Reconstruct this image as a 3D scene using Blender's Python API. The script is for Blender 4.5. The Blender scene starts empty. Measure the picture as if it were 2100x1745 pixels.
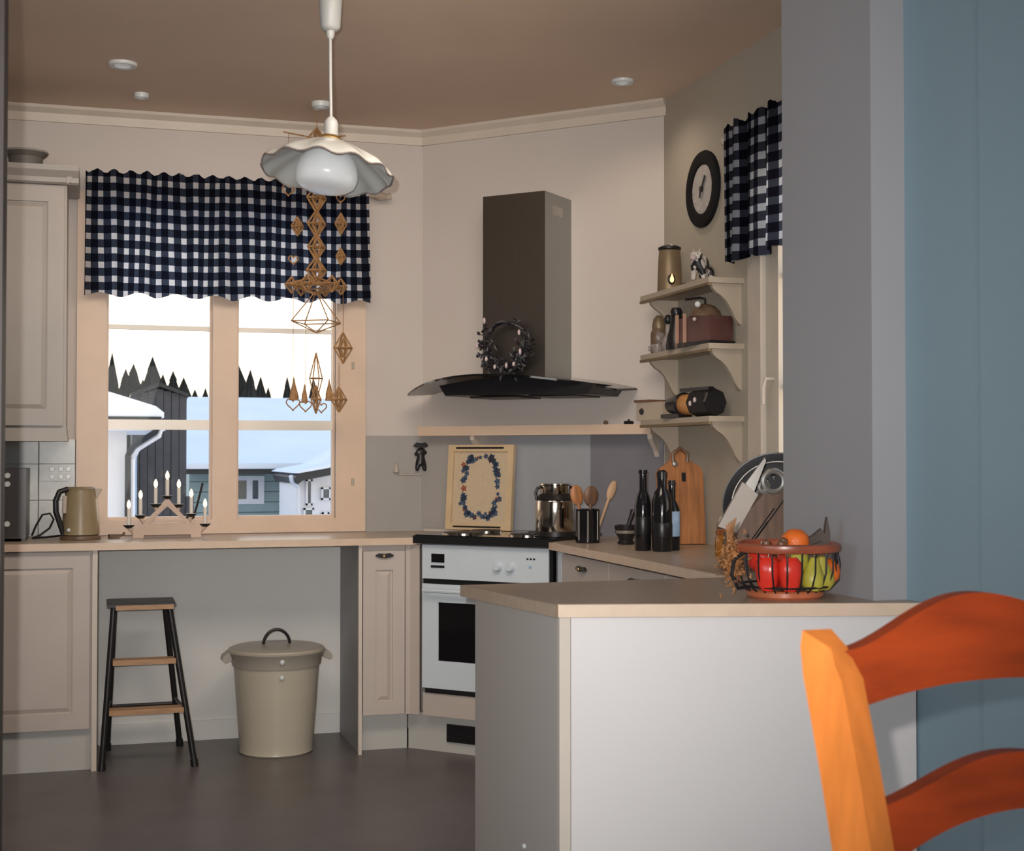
import bpy, bmesh, math, random
from mathutils import Vector, Matrix
random.seed(7)
PI = math.pi
SC = bpy.context.scene
COL = SC.collection

# ------------------------------------------------------------------ camera
YAW, PITCH = math.radians(16.5), math.atan(62.5 / 2850)
cam_d = bpy.data.cameras.new('camera')
cam = bpy.data.objects.new('camera', cam_d)
COL.objects.link(cam)
cam.location = (0, 0, 1.23)
cam.rotation_euler = (PI / 2 + PITCH, 0, -YAW)
cam_d.sensor_fit = 'HORIZONTAL'
cam_d.sensor_width = 36.0
cam_d.lens = 2850 / 2100 * 36.0
cam_d.clip_start, cam_d.clip_end = 0.05, 300
cam_d.dof.use_dof = True
cam_d.dof.focus_distance = 5.2
cam_d.dof.aperture_fstop = 11
SC.camera = cam

# ------------------------------------------------------------------ world, lights, exposure
SC.view_settings.view_transform = 'Standard'
SC.view_settings.look = 'None'
SC.view_settings.gamma = 1
SC.view_settings.use_curve_mapping = False
SC.view_settings.exposure = 0.0

w = bpy.data.worlds.new('sky'); SC.world = w; w.use_nodes = True
nt = w.node_tree; nt.nodes.clear()
n_out = nt.nodes.new('ShaderNodeOutputWorld'); n_bg = nt.nodes.new('ShaderNodeBackground')
n_tc = nt.nodes.new('ShaderNodeTexCoord'); n_sep = nt.nodes.new('ShaderNodeSeparateXYZ')
n_rmp = nt.nodes.new('ShaderNodeValToRGB')
nt.links.new(n_tc.outputs['Generated'], n_sep.inputs[0])
nt.links.new(n_sep.outputs['Z'], n_rmp.inputs[0])
nt.links.new(n_rmp.outputs[0], n_bg.inputs['Color'])
nt.links.new(n_bg.outputs[0], n_out.inputs[0])
cr = n_rmp.color_ramp
cr.elements[0].position = 0.0; cr.elements[0].color = (1.0, 0.80, 0.60, 1)
cr.elements[1].position = 1.0; cr.elements[1].color = (0.16, 0.26, 0.45, 1)
e = cr.elements.new(0.25); e.color = (0.90, 0.80, 0.70, 1)
e = cr.elements.new(0.5); e.color = (0.38, 0.45, 0.58, 1)
n_bg.inputs['Strength'].default_value = 2.6


def light(name, kind, loc, power, color, size=0.1, size_y=None, aim=None, spot=None, blend=0.6):
    d = bpy.data.lights.new(name, kind); d.energy = power; d.color = color
    if kind == 'AREA':
        d.size = size
        if size_y: d.shape = 'RECTANGLE'; d.size_y = size_y
    else:
        d.shadow_soft_size = size
    if kind == 'SPOT':
        d.spot_size = spot; d.spot_blend = blend
    o = bpy.data.objects.new(name, d); COL.objects.link(o); o.location = loc
    if aim is not None:
        o.rotation_euler = (Vector(aim) - Vector(loc)).to_track_quat('-Z', 'Y').to_euler()
    return o


# the camera's own flash, just left of and above the lens, beamed at the middle of the kitchen
light('camera_flash', 'SPOT', (-0.045, 0.01, 1.285), 320, (1.0, 0.97, 0.95), 0.010, aim=(1.45, 6.0, 1.65), spot=math.radians(64), blend=1.0)
# soft fill added behind the camera; cool dining room daylight from an unseen left window
light('rear_fill_light', 'AREA', (-0.5, -2.1, 1.35), 72, (1.0, 0.96, 0.92), 3.0, 1.6, aim=(0.4, 6.0, 1.1))
light('dining_side_daylight', 'AREA', (-2.5, 0.6, 1.6), 36, (0.62, 0.82, 1.0), 1.3, 1.2, aim=(1.8, 1.6, 1.3))
# fill spots added out of view, without fixtures, turned towards the window wall
for _x, _p in ((-0.2, 95), (1.0, 140)):
    light('kitchen_fill_spot', 'SPOT', (_x, 3.7, 2.66), _p, (1.0, 0.86, 0.72), 0.55, aim=(_x * 0.9, 6.2, 1.0), spot=math.radians(120), blend=1.0)
DOWN_POWER = 5


# ------------------------------------------------------------------ materials
def mat(name, col, rough=0.5, metal=0.0, var=0.06, scale=8.0, bump=0.0, bscale=60.0, emit=None, estr=0.0,
        spec=0.5, stretch=None, col2=None, trans=0.0, coat=0.0):
    m = bpy.data.materials.new(name); m.use_nodes = True
    t = m.node_tree; N, L = t.nodes, t.links
    b = N['Principled BSDF']
    b.inputs['Roughness'].default_value = rough
    b.inputs['Metallic'].default_value = metal
    b.inputs['Specular IOR Level'].default_value = spec
    b.inputs['Coat Weight'].default_value = coat
    if trans: b.inputs['Transmission Weight'].default_value = trans
    tc = N.new('ShaderNodeTexCoord'); mp = N.new('ShaderNodeMapping')
    L.new(tc.outputs['Object'], mp.inputs['Vector'])
    if stretch: mp.inputs['Scale'].default_value = stretch
    nz = N.new('ShaderNodeTexNoise'); nz.inputs['Scale'].default_value = scale; nz.inputs['Detail'].default_value = 4
    L.new(mp.outputs[0], nz.inputs['Vector'])
    rp = N.new('ShaderNodeValToRGB')
    c2 = col2 if col2 else tuple(min(1, c * (1 + var)) for c in col)
    c1 = col if col2 else tuple(c * (1 - var) for c in col)
    rp.color_ramp.elements[0].position = 0.3; rp.color_ramp.elements[0].color = (*c1, 1)
    rp.color_ramp.elements[1].position = 0.7; rp.color_ramp.elements[1].color = (*c2, 1)
    L.new(nz.outputs['Fac'], rp.inputs[0]); L.new(rp.outputs[0], b.inputs['Base Color'])
    if bump:
        n2 = N.new('ShaderNodeTexNoise'); n2.inputs['Scale'].default_value = bscale
        L.new(mp.outputs[0], n2.inputs['Vector'])
        bp = N.new('ShaderNodeBump'); bp.inputs['Strength'].default_value = bump; bp.inputs['Distance'].default_value = 0.01
        L.new(n2.outputs['Fac'], bp.inputs['Height']); L.new(bp.outputs[0], b.inputs['Normal'])
    if emit:
        b.inputs['Emission Color'].default_value = (*emit, 1); b.inputs['Emission Strength'].default_value = estr
    return m


def glass_mat(name, tint=(0.95, 0.97, 0.97), refl=0.06):
    m = bpy.data.materials.new(name); m.use_nodes = True
    t = m.node_tree; N, L = t.nodes, t.links
    N.clear()
    o = N.new('ShaderNodeOutputMaterial'); mx = N.new('ShaderNodeMixShader')
    a = N.new('ShaderNodeBsdfTransparent'); a.inputs[0].default_value = (*tint, 1)
    g = N.new('ShaderNodeBsdfGlossy'); g.inputs['Roughness'].default_value = 0.02
    lw = N.new('ShaderNodeLayerWeight'); lw.inputs['Blend'].default_value = 0.25
    ml = N.new('ShaderNodeMath'); ml.operation = 'MULTIPLY_ADD'
    ml.inputs[1].default_value = 0.12; ml.inputs[2].default_value = refl * 0.1
    L.new(lw.outputs['Fresnel'], ml.inputs[0]); L.new(ml.outputs[0], mx.inputs[0])
    L.new(a.outputs[0], mx.inputs[1]); L.new(g.outputs[0], mx.inputs[2]); L.new(mx.outputs[0], o.inputs[0])
    return m


def gingham(name, light_c, mid_c, dark_c, px, pz, transl=0.55, cut=0.5):
    m = bpy.data.materials.new(name); m.use_nodes = True
    t = m.node_tree; N, L = t.nodes, t.links
    N.clear()
    o = N.new('ShaderNodeOutputMaterial')
    uv = N.new('ShaderNodeUVMap'); uv.uv_map = 'cloth'
    sp = N.new('ShaderNodeSeparateXYZ'); L.new(uv.outputs[0], sp.inputs[0])

    def stripe(out, per, ph):
        a = N.new('ShaderNodeMath'); a.operation = 'DIVIDE'; a.inputs[1].default_value = per; L.new(out, a.inputs[0])
        a2 = N.new('ShaderNodeMath'); a2.operation = 'ADD'; a2.inputs[1].default_value = ph; L.new(a.outputs[0], a2.inputs[0])
        f = N.new('ShaderNodeMath'); f.operation = 'FRACT'; L.new(a2.outputs[0], f.inputs[0])
        g = N.new('ShaderNodeMath'); g.operation = 'GREATER_THAN'; g.inputs[1].default_value = cut; L.new(f.outputs[0], g.inputs[0])
        return g.outputs[0]
    s1 = stripe(sp.outputs[0], px, 0.2); s2 = stripe(sp.outputs[1], pz, 0.35)
    m1 = N.new('ShaderNodeMix'); m1.data_type = 'RGBA'
    m2 = N.new('ShaderNodeMix'); m2.data_type = 'RGBA'
    m3 = N.new('ShaderNodeMix'); m3.data_type = 'RGBA'
    m1.inputs['A'].default_value = (*light_c, 1); m1.inputs['B'].default_value = (*mid_c, 1)
    m2.inputs['A'].default_value = (*mid_c, 1); m2.inputs['B'].default_value = (*dark_c, 1)
    L.new(s1, m1.inputs['Factor']); L.new(s1, m2.inputs['Factor'])
    L.new(m1.outputs['Result'], m3.inputs['A']); L.new(m2.outputs['Result'], m3.inputs['B']); L.new(s2, m3.inputs['Factor'])
    d = N.new('ShaderNodeBsdfDiffuse'); tr = N.new('ShaderNodeBsdfTranslucent'); mx = N.new('ShaderNodeMixShader')
    mx.inputs[0].default_value = transl
    L.new(m3.outputs['Result'], d.inputs[0]); L.new(m3.outputs['Result'], tr.inputs[0])
    L.new(d.outputs[0], mx.inputs[1]); L.new(tr.outputs[0], mx.inputs[2]); L.new(mx.outputs[0], o.inputs[0])
    return m


M = dict(
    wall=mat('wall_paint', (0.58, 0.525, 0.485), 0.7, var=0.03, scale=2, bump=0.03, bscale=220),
    wall_niche=mat('niche_paint', (0.70, 0.70, 0.68), 0.6, var=0.03, scale=2),
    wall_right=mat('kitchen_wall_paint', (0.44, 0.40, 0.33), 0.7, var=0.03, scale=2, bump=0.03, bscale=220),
    blue=mat('blue_grey_paint', (0.235, 0.33, 0.38), 0.6, var=0.03, scale=2, bump=0.03, bscale=200),
    stub=mat('grey_paint', (0.32, 0.315, 0.33), 0.6, var=0.03, scale=2),
    ceil=mat('ceiling_paint', (0.68, 0.52, 0.40), 0.7, var=0.05, scale=1.5),
    floor=mat('floor_vinyl', (0.118, 0.104, 0.104), 0.38, var=0.12, scale=5),
    shelfp=mat('wall_shelf_paint', (0.47, 0.395, 0.31), 0.5, var=0.03),
    cordw=mat('grey_white_plastic', (0.40, 0.41, 0.41), 0.4, var=0.03),
    trimw=mat('cream_gloss_paint', (0.62, 0.55, 0.47), 0.45, var=0.03),
    bars=mat('glazing_bar_glare_white', (0.86, 0.80, 0.71), 0.3, var=0.02),  # window glare put into the colour, paler than the frame
    frame=mat('window_frame_paint', (0.68, 0.51, 0.385), 0.4, var=0.04),
    cab=mat('cabinet_cream_pink', (0.52, 0.45, 0.405), 0.45, var=0.04, scale=4),
    cabu=mat('upper_cabinet_cream', (0.40, 0.365, 0.335), 0.45, var=0.04, scale=4),
    plinth=mat('plinth_grey_cream', (0.50, 0.49, 0.46), 0.5, var=0.03),
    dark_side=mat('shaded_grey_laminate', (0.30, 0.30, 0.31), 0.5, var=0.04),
    worktop=mat('laminate_worktop', (0.43, 0.34, 0.26), 0.32, var=0.07, scale=40),
    edge=mat('worktop_edge', (0.66, 0.50, 0.37), 0.4, var=0.05, scale=20),
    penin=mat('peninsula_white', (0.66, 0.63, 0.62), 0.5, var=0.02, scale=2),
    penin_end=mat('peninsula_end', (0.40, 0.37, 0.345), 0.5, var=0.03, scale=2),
    white=mat('white_enamel', (0.66, 0.69, 0.70), 0.3, var=0.02),
    oven=mat('oven_white_enamel', (0.62, 0.69, 0.75), 0.3, var=0.02),
    black=mat('black_plastic', (0.012, 0.012, 0.014), 0.35, var=0.1),
    blackglass=mat('black_glass', (0.006, 0.006, 0.007), 0.06, var=0.1),
    steel=mat('brushed_steel', (0.25, 0.225, 0.205), 0.34, metal=1.0, var=0.03, scale=6, stretch=(30, 30, 1)),  # chimney front: reflection of the dark room put into the colour
    steelside=mat('brushed_steel_lit', (0.36, 0.37, 0.36), 0.4, metal=1.0, var=0.03, scale=6, stretch=(30, 30, 1)),  # same steel, lighter copy: the lit side put into the colour
    chrome=mat('polished_steel', (0.60, 0.56, 0.50), 0.13, metal=1.0, var=0.05),
    brass=mat('brass', (0.72, 0.50, 0.22), 0.25, metal=1.0, var=0.08),
    iron=mat('dark_iron', (0.035, 0.033, 0.035), 0.4, metal=0.6, var=0.15),
    straw=mat('straw', (0.36, 0.195, 0.080), 0.6, var=0.3, scale=60),
    pine=mat('pine_tread', (0.42, 0.24, 0.12), 0.45, var=0.2, scale=12, stretch=(1, 8, 8)),
    tile=mat('glazed_tile', (0.43, 0.44, 0.42), 0.3, var=0.14, scale=14),
    grout=mat('grout', (0.26, 0.24, 0.22), 0.8, var=0.1),
    chair=mat('chair_cherry', (0.265, 0.036, 0.006), 0.5, spec=0.25, var=0.22, scale=5, stretch=(1.5, 9, 9)),
    chairpost=mat('chair_light_stain', (0.55, 0.165, 0.030), 0.42, spec=0.3, var=0.15, scale=5, stretch=(9, 9, 1.5)),
    boardw=mat('chopping_board_wood', (0.40, 0.165, 0.060), 0.45, var=0.3, scale=7, stretch=(8, 8, 1)),
    dkwood=mat('dark_walnut', (0.16, 0.085, 0.050), 0.4, var=0.3, scale=7, stretch=(8, 8, 1)),
    spoonw=mat('spoon_wood', (0.52, 0.34, 0.20), 0.6, var=0.15, scale=12),
    lampglass=mat('opal_white_glass', (0.52, 0.53, 0.51), 0.22, var=0.03, coat=0.3),
    bulb=mat('opal_bulb', (0.80, 0.82, 0.83), 0.25, var=0.02, emit=(0.95, 0.98, 1.0), estr=0.10),
    cream=mat('cream_enamel', (0.50, 0.455, 0.365), 0.32, var=0.04, scale=4),
    creamdk=mat('cream_enamel_lid', (0.36, 0.33, 0.28), 0.32, var=0.04, scale=4),
    kettle=mat('kettle_cream_brown', (0.28, 0.215, 0.125), 0.35, var=0.05),
    pane=glass_mat('window_glass'),
    jarglass=mat('amber_glass', (0.55, 0.22, 0.03), 0.08, var=0.05, trans=0.4),
    bottle=mat('dark_bottle_glass', (0.010, 0.010, 0.012), 0.08, var=0.1),
    bluelab=mat('pale_blue_label', (0.36, 0.50, 0.68), 0.5, var=0.2, scale=30),
    splash=mat('splashback_warm_grey', (0.37, 0.35, 0.33), 0.28, var=0.03),
    splashb=mat('splashback_blue_grey', (0.34, 0.355, 0.385), 0.2, var=0.03),
    splashd=mat('splashback_slate', (0.205, 0.20, 0.225), 0.25, var=0.05),
    linen=mat('cream_linen_print_ground', (0.56, 0.44, 0.30), 0.7, var=0.05, scale=60),
    pinef=mat('pale_pine_frame', (0.62, 0.46, 0.28), 0.45, var=0.1, scale=8),
    blue_fl=mat('blue_flower_print', (0.045, 0.075, 0.13), 0.6, var=0.5, scale=90),
    red_fl=mat('rust_flower_print', (0.30, 0.09, 0.05), 0.6, var=0.3, scale=90),
    red=mat('red_pepper_skin', (0.66, 0.035, 0.020), 0.25, var=0.15, scale=12),
    orange=mat('orange_peel', (0.80, 0.16, 0.018), 0.4, var=0.12, scale=20, bump=0.2, bscale=300),
    pear=mat('yellow_green_pear', (0.45, 0.40, 0.055), 0.4, var=0.2, scale=14),
    nut=mat('brown_nut_shell', (0.17, 0.075, 0.035), 0.4, var=0.3, scale=40),
    rimwood=mat('reddish_basket_wood', (0.30, 0.075, 0.035), 0.3, var=0.25, scale=9),
    copperwood=mat('basket_base_wood', (0.46, 0.13, 0.055), 0.3, var=0.2, scale=9),
    napkin=mat('dark_brown_cloth', (0.085, 0.065, 0.055), 0.8, var=0.2, scale=20),
    leafdry=mat('dried_brown_flower', (0.38, 0.165, 0.055), 0.7, var=0.4, scale=30),
    leafdark=mat('dark_wreath_leaf', (0.014, 0.012, 0.016), 0.5, var=0.4, scale=30),
    berry=mat('pale_wreath_berry', (0.55, 0.45, 0.45), 0.4, var=0.2),
    matblack=mat('matt_black', (0.008, 0.008, 0.009), 0.8, var=0.1, spec=0.2),
    clockface=mat('clock_face', (0.46, 0.44, 0.42), 0.4, var=0.12, scale=14),
    tin=mat('brown_lantern_tin', (0.24, 0.175, 0.105), 0.45, metal=0.35, var=0.15, scale=10),
    flame=mat('candle_flame', (1.0, 0.6, 0.3), 0.5, emit=(1.0, 0.45, 0.16), estr=3.0),
    candle=mat('candle_wax', (0.78, 0.74, 0.68), 0.5, var=0.03),
    bulbwarm=mat('warm_candle_bulb', (0.9, 0.8, 0.6), 0.3, emit=(1.0, 0.74, 0.46), estr=1.6),
    arch=mat('candle_arch_wood', (0.56, 0.42, 0.33), 0.5, var=0.08, scale=12),
    maroon=mat('dark_red_brown_wood', (0.105, 0.045, 0.040), 0.35, var=0.25, scale=9),
    strip=mat('pale_pink_wood_strip', (0.50, 0.30, 0.22), 0.5, var=0.1),
    ceramic=mat('mottled_grey_ceramic', (0.27, 0.235, 0.215), 0.35, var=0.35, scale=40),
    brownc=mat('brown_ceramic', (0.15, 0.095, 0.060), 0.4, var=0.3, scale=30),
    orangew=mat('orange_wood', (0.58, 0.27, 0.09), 0.45, var=0.15, scale=9),
    potgrey=mat('dark_grey_pot', (0.155, 0.142, 0.128), 0.6, var=0.1),
    microw=mat('charcoal_appliance', (0.050, 0.043, 0.045), 0.35, var=0.08),
    snow=mat('snow', (0.74, 0.79, 0.86), 0.8, var=0.04, scale=1.2),
    housew=mat('white_siding', (0.68, 0.70, 0.74), 0.7, var=0.03),
    houseg=mat('grey_green_siding', (0.25, 0.335, 0.34), 0.7, var=0.05),
    housed=mat('charcoal_siding', (0.052, 0.052, 0.058), 0.7, var=0.15),
    gutter=mat('black_gutter', (0.010, 0.012, 0.014), 0.5, var=0.1),
    spruce=mat('spruce_needles', (0.014, 0.015, 0.012), 0.9, var=0.4, scale=3),
    bark=mat('spruce_bark', (0.06, 0.04, 0.03), 0.9, var=0.2),
    panedark=mat('dark_house_window', (0.05, 0.08, 0.10), 0.1, var=0.3, scale=3),
    rod=mat('curtain_rod_pale_wood', (0.50, 0.42, 0.35), 0.5, var=0.08),
    jamb=mat('vignetted_brown_jamb', (0.045, 0.033, 0.028), 0.6, var=0.15),  # vignette darkness at the view's edge put into the colour
    seatw=mat('woven_seat', (0.33, 0.20, 0.09), 0.7, var=0.3, scale=60),
    paleobj=mat('pale_ivory_handle', (0.50, 0.43, 0.37), 0.35, var=0.08),
    greysteel=mat('grey_steel_blade', (0.42, 0.40, 0.37), 0.35, metal=0.7, var=0.08),
    wire=mat('pale_wire', (0.46, 0.40, 0.34), 0.4, var=0.05),
    jamgold=mat('bronze_lid', (0.42, 0.14, 0.05), 0.3, metal=0.5, var=0.1),
)
M['ging'] = gingham('navy_gingham', (0.86, 0.87, 0.90), (0.050, 0.064, 0.098), (0.010, 0.012, 0.022), 0.0475, 0.060, 0.80, 0.43)
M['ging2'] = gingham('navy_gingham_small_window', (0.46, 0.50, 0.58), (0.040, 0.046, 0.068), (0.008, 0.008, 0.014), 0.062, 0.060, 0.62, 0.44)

# cow hide: black patches on white
mc = bpy.data.materials.new('cow_patches'); mc.use_nodes = True
_N, _L = mc.node_tree.nodes, mc.node_tree.links
_nz = _N.new('ShaderNodeTexNoise'); _nz.inputs['Scale'].default_value = 24
_tc = _N.new('ShaderNodeTexCoord'); _L.new(_tc.outputs['Object'], _nz.inputs['Vector'])
_rp = _N.new('ShaderNodeValToRGB'); _rp.color_ramp.interpolation = 'CONSTANT'
_rp.color_ramp.elements[0].color = (0.012, 0.012, 0.014, 1); _rp.color_ramp.elements[1].position = 0.41
_rp.color_ramp.elements[1].color = (0.62, 0.57, 0.52, 1)
_L.new(_nz.outputs['Fac'], _rp.inputs[0]); _L.new(_rp.outputs[0], _N['Principled BSDF'].inputs['Base Color'])
M['cow'] = mc


# ------------------------------------------------------------------ mesh helpers
class MB:
    def __init__(self, mx=None):
        self.b = bmesh.new(); self.mx = mx or Matrix.Identity(4)

    def v(self, p): return self.b.verts.new(self.mx @ Vector(p))

    def box(self, x0, x1, y0, y1, z0, z1):
        vs = [self.v(p) for p in ((x0, y0, z0), (x1, y0, z0), (x1, y1, z0), (x0, y1, z0), (x0, y0, z1), (x1, y0, z1), (x1, y1, z1), (x0, y1, z1))]
        for f in ((3, 2, 1, 0), (4, 5, 6, 7), (0, 1, 5, 4), (1, 2, 6, 5), (2, 3, 7, 6), (3, 0, 4, 7)):
            self.b.faces.new([vs[i] for i in f])
        return self

    def prism(self, pts, z0, z1):
        a = [self.v((x, y, z0)) for x, y in pts]; c = [self.v((x, y, z1)) for x, y in pts]
        n = len(pts)
        self.b.faces.new(a[::-1]); self.b.faces.new(c)
        for i in range(n): self.b.faces.new([a[i], a[(i + 1) % n], c[(i + 1) % n], c[i]])
        return self

    def xz(self, pts, y0, y1):                      # outline in x,z extruded along y
        a = [self.v((x, y0, z)) for x, z in pts]; c = [self.v((x, y1, z)) for x, z in pts]
        n = len(pts)
        self.b.faces.new(a); self.b.faces.new(c[::-1])
        for i in range(n): self.b.faces.new([a[(i + 1) % n], a[i], c[i], c[(i + 1) % n]])
        return self

    def yz(self, pts, x0, x1):
        a = [self.v((x0, y, z)) for y, z in pts]; c = [self.v((x1, y, z)) for y, z in pts]
        n = len(pts)
        self.b.faces.new(a[::-1]); self.b.faces.new(c)
        for i in range(n): self.b.faces.new([a[i], a[(i + 1) % n], c[(i + 1) % n], c[i]])
        return self

    def lathe(self, prof, cx=0, cy=0, n=28, wob=None):
        rings = []
        for r, z in prof:
            if r < 1e-6: rings.append([self.v((cx, cy, z))])
            else:
                rg = []
                for i in range(n):
                    a = 2 * PI * i / n
                    rr, zz = (r, z) if not wob else wob(r, z, a)
                    rg.append(self.v((cx + rr * math.cos(a), cy + rr * math.sin(a), zz)))
                rings.append(rg)
        for k in range(len(rings) - 1):
            A, B = rings[k], rings[k + 1]
            for i in range(n):
                j = (i + 1) % n
                if len(A) == 1 and len(B) == 1: continue
                if len(A) == 1: self.b.faces.new([A[0], B[j], B[i]])
                elif len(B) == 1: self.b.faces.new([A[i], A[j], B[0]])
                else: self.b.faces.new([A[i], A[j], B[j], B[i]])
        if len(rings[0]) > 1 and len(rings[-1]) > 1 and prof[0] != prof[-1]:
            self.b.faces.new(rings[0][::-1]); self.b.faces.new(rings[-1])
        return self

    def tube(self, pts, r, n=8, closed=False):
        pts = [Vector(p) for p in pts]; m = len(pts)
        rr = r if isinstance(r, (list, tuple)) else [r] * m
        rings = []; up = None
        for i, p in enumerate(pts):
            if closed: t = pts[(i + 1) % m] - pts[i - 1]
            else: t = pts[min(i + 1, m - 1)] - pts[max(i - 1, 0)]
            t.normalize()
            if up is None:
                up = Vector((0, 0, 1)) if abs(t.z) < 0.9 else Vector((1, 0, 0))
            x = t.cross(up)
            if x.length < 1e-4: x = t.cross(Vector((0, 1, 0)))
            x.normalize(); y = x.cross(t); up = y
            rings.append([self.v(p + (x * math.cos(2 * PI * k / n) + y * math.sin(2 * PI * k / n)) * rr[i]) for k in range(n)])
        for i in range(m if closed else m - 1):
            A, B = rings[i], rings[(i + 1) % m]
            for k in range(n): self.b.faces.new([A[k], A[(k + 1) % n], B[(k + 1) % n], B[k]])
        if not closed:
            self.b.faces.new(rings[0][::-1]); self.b.faces.new(rings[-1])
        return self

    def ball(self, c, r, n=12, sx=1, sy=1, sz=1):
        h = max(5, n // 2 + 1)
        rings = []
        for i in range(h):
            ph = PI * i / (h - 1); z = -math.cos(ph); q = math.sin(ph)
            if q < 1e-6: rings.append([self.v((c[0], c[1], c[2] + z * r * sz))])
            else: rings.append([self.v((c[0] + q * r * sx * math.cos(2 * PI * k / n), c[1] + q * r * sy * math.sin(2 * PI * k / n), c[2] + z * r * sz)) for k in range(n)])
        for k in range(h - 1):
            A, B = rings[k], rings[k + 1]
            for i in range(n):
                j = (i + 1) % n
                if len(A) == 1: self.b.faces.new([A[0], B[j], B[i]])
                elif len(B) == 1: self.b.faces.new([A[i], A[j], B[0]])
                else: self.b.faces.new([A[i], A[j], B[j], B[i]])
        return self

    def build(self, name, m, parent=None, smooth=False, bevel=0.0):
        if bevel:
            ed = [e for e in self.b.edges if len(e.link_faces) == 2 and e.calc_face_angle(0) > 0.5]
            bmesh.ops.bevel(self.b, geom=ed, offset=bevel, segments=2, affect='EDGES', profile=0.6)
        bmesh.ops.recalc_face_normals(self.b, faces=self.b.faces)
        me = bpy.data.meshes.new(name); self.b.to_mesh(me); self.b.free()
        me.materials.append(M[m] if isinstance(m, str) else m)
        if smooth:
            for p in me.polygons: p.use_smooth = True
            try: me.set_sharp_from_angle(angle=math.radians(40))
            except Exception: pass
        o = bpy.data.objects.new(name, me); COL.objects.link(o)
        if parent: o.parent = parent
        return o


def tag(o, label, cat, group=None, kind=None):
    o['label'] = label; o['category'] = cat
    if group: o['group'] = group
    if kind: o['kind'] = kind
    return o


def thing(name, label, cat, loc=(0, 0, 0), rz=0.0, group=None, rot=None):
    o = bpy.data.objects.new(name, None); COL.objects.link(o)
    o.empty_display_size = 0.05
    o.location = loc; o.rotation_euler = rot if rot else (0, 0, rz)
    return tag(o, label, cat, group)


def place(o, loc, rz=0.0, rot=None):
    o.location = loc; o.rotation_euler = rot if rot else (0, 0, rz)
    return o


def struct(o, label=None):
    o['kind'] = 'structure'
    if label: o['label'] = label
    return o


def struct_root(name, label=None, loc=(0, 0, 0), rz=0.0):
    o = bpy.data.objects.new(name, None); COL.objects.link(o); o.location = loc; o.rotation_euler = (0, 0, rz)
    return struct(o, label)


def copy_tree(o, parent=None):
    c = o.copy(); COL.objects.link(c)
    if parent: c.parent = parent
    for ch in o.children: copy_tree(ch, c)
    return c


def skin(name, verts, edges, radii, m, parent=None, sub=1):
    me = bpy.data.meshes.new(name); me.from_pydata(verts, edges, [])
    o = bpy.data.objects.new(name, me); COL.objects.link(o)
    me.materials.append(M[m] if isinstance(m, str) else m)
    md = o.modifiers.new('skin', 'SKIN')
    if not me.skin_vertices: me.skin_vertices.new()
    for i, r in enumerate(radii):
        me.skin_vertices[0].data[i].radius = (r, r)
        me.skin_vertices[0].data[i].use_root = (i == 0)
    md.use_smooth_shade = True
    s = o.modifiers.new('sub', 'SUBSURF'); s.levels = sub; s.render_levels = sub
    if parent: o.parent = parent
    return o


WY, WX, CZ = 6.2, 2.25, 2.715          # window wall, right wall, ceiling
D45 = -PI / 4


def DG(s, d, z): return (1.41 + 0.70711 * (s - d), 6.2 - 0.70711 * (s + d), z)   # along, out of, up the diagonal wall


def RW(y, d, z): return (WX - d, y, z)


# ------------------------------------------------------------------ room shell
struct(MB().prism([(-2.6, -2.2), (2.4, -2.2), (2.4, 6.4), (-2.6, 6.4)], -0.1, 0).build('floor', 'floor'))
struct(MB().prism([(-2.6, -2.2), (2.4, -2.2), (2.4, 6.4), (-2.6, 6.4)], CZ, CZ + 0.1).build('ceiling', 'ceil'))
wx0, wx1, wz0, wz1 = 0.02, 1.015, 0.95, 2.25
wb = MB()
wb.box(-2.6, wx0, WY, 6.36, 0, CZ).box(wx1, 1.6, WY, 6.36, 0, CZ).box(wx0, wx1, WY, 6.36, 0, wz0).box(wx0, wx1, WY, 6.36, wz1, CZ)
wall_back = struct(wb.build('wall_back', 'wall'))
struct(MB().prism([(1.41, 6.2), (2.25, 5.36), (2.4, 5.36), (2.4, 6.36), (1.41, 6.36)], 0, CZ).build('wall_corner', 'wall'))
ry0, ry1, rz0, rz1 = 3.50, 4.44, 1.0, 2.3
wr = MB()
wr.box(WX, 2.4, ry1, 5.4, 0, CZ).box(WX, 2.4, 3.3, ry0, 0, CZ).box(WX, 2.4, ry0, ry1, 0, rz0).box(WX, 2.4, ry0, ry1, rz1, CZ)
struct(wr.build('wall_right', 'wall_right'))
struct(MB().box(1.745, 2.4, 2.9, 3.346, 0, CZ).build('wall_divider', 'stub', bevel=0.004))
struct(MB().box(1.835, 2.0, -2.2, 2.9, 0, CZ).build('wall_dining_right', 'blue'))
struct(MB().box(-2.72, -2.6, -2.3, 6.36, 0, CZ).build('wall_left', 'wall'))
struct(MB().box(-2.6, 2.0, -2.32, -2.2, 0, CZ).build('wall_front', 'wall'))
struct(MB().box(-1.7, -0.152, 2.36, 2.46, 0, CZ).build('trim_2', 'jamb'), 'dark brown door jamb at the left edge of the view')
struct(MB().box(1.822, 1.835, 1.9, 2.588, 0, CZ).build('trim_3', 'blue', bevel=0.003), 'blue grey flat panel strip on the dining room wall')
# niche back panel under the worktop by the window
struct(MB().box(0.0, 1.035, 6.19, 6.2, 0.0, 0.86).build('wall_niche', 'wall_niche'), 'pale grey painted wall below the worktop')
struct(MB().box(0.0, 1.03, 6.180, 6.19, 0.0, 0.085).build('baseboard_back', 'wall_niche', bevel=0.003))


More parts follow.
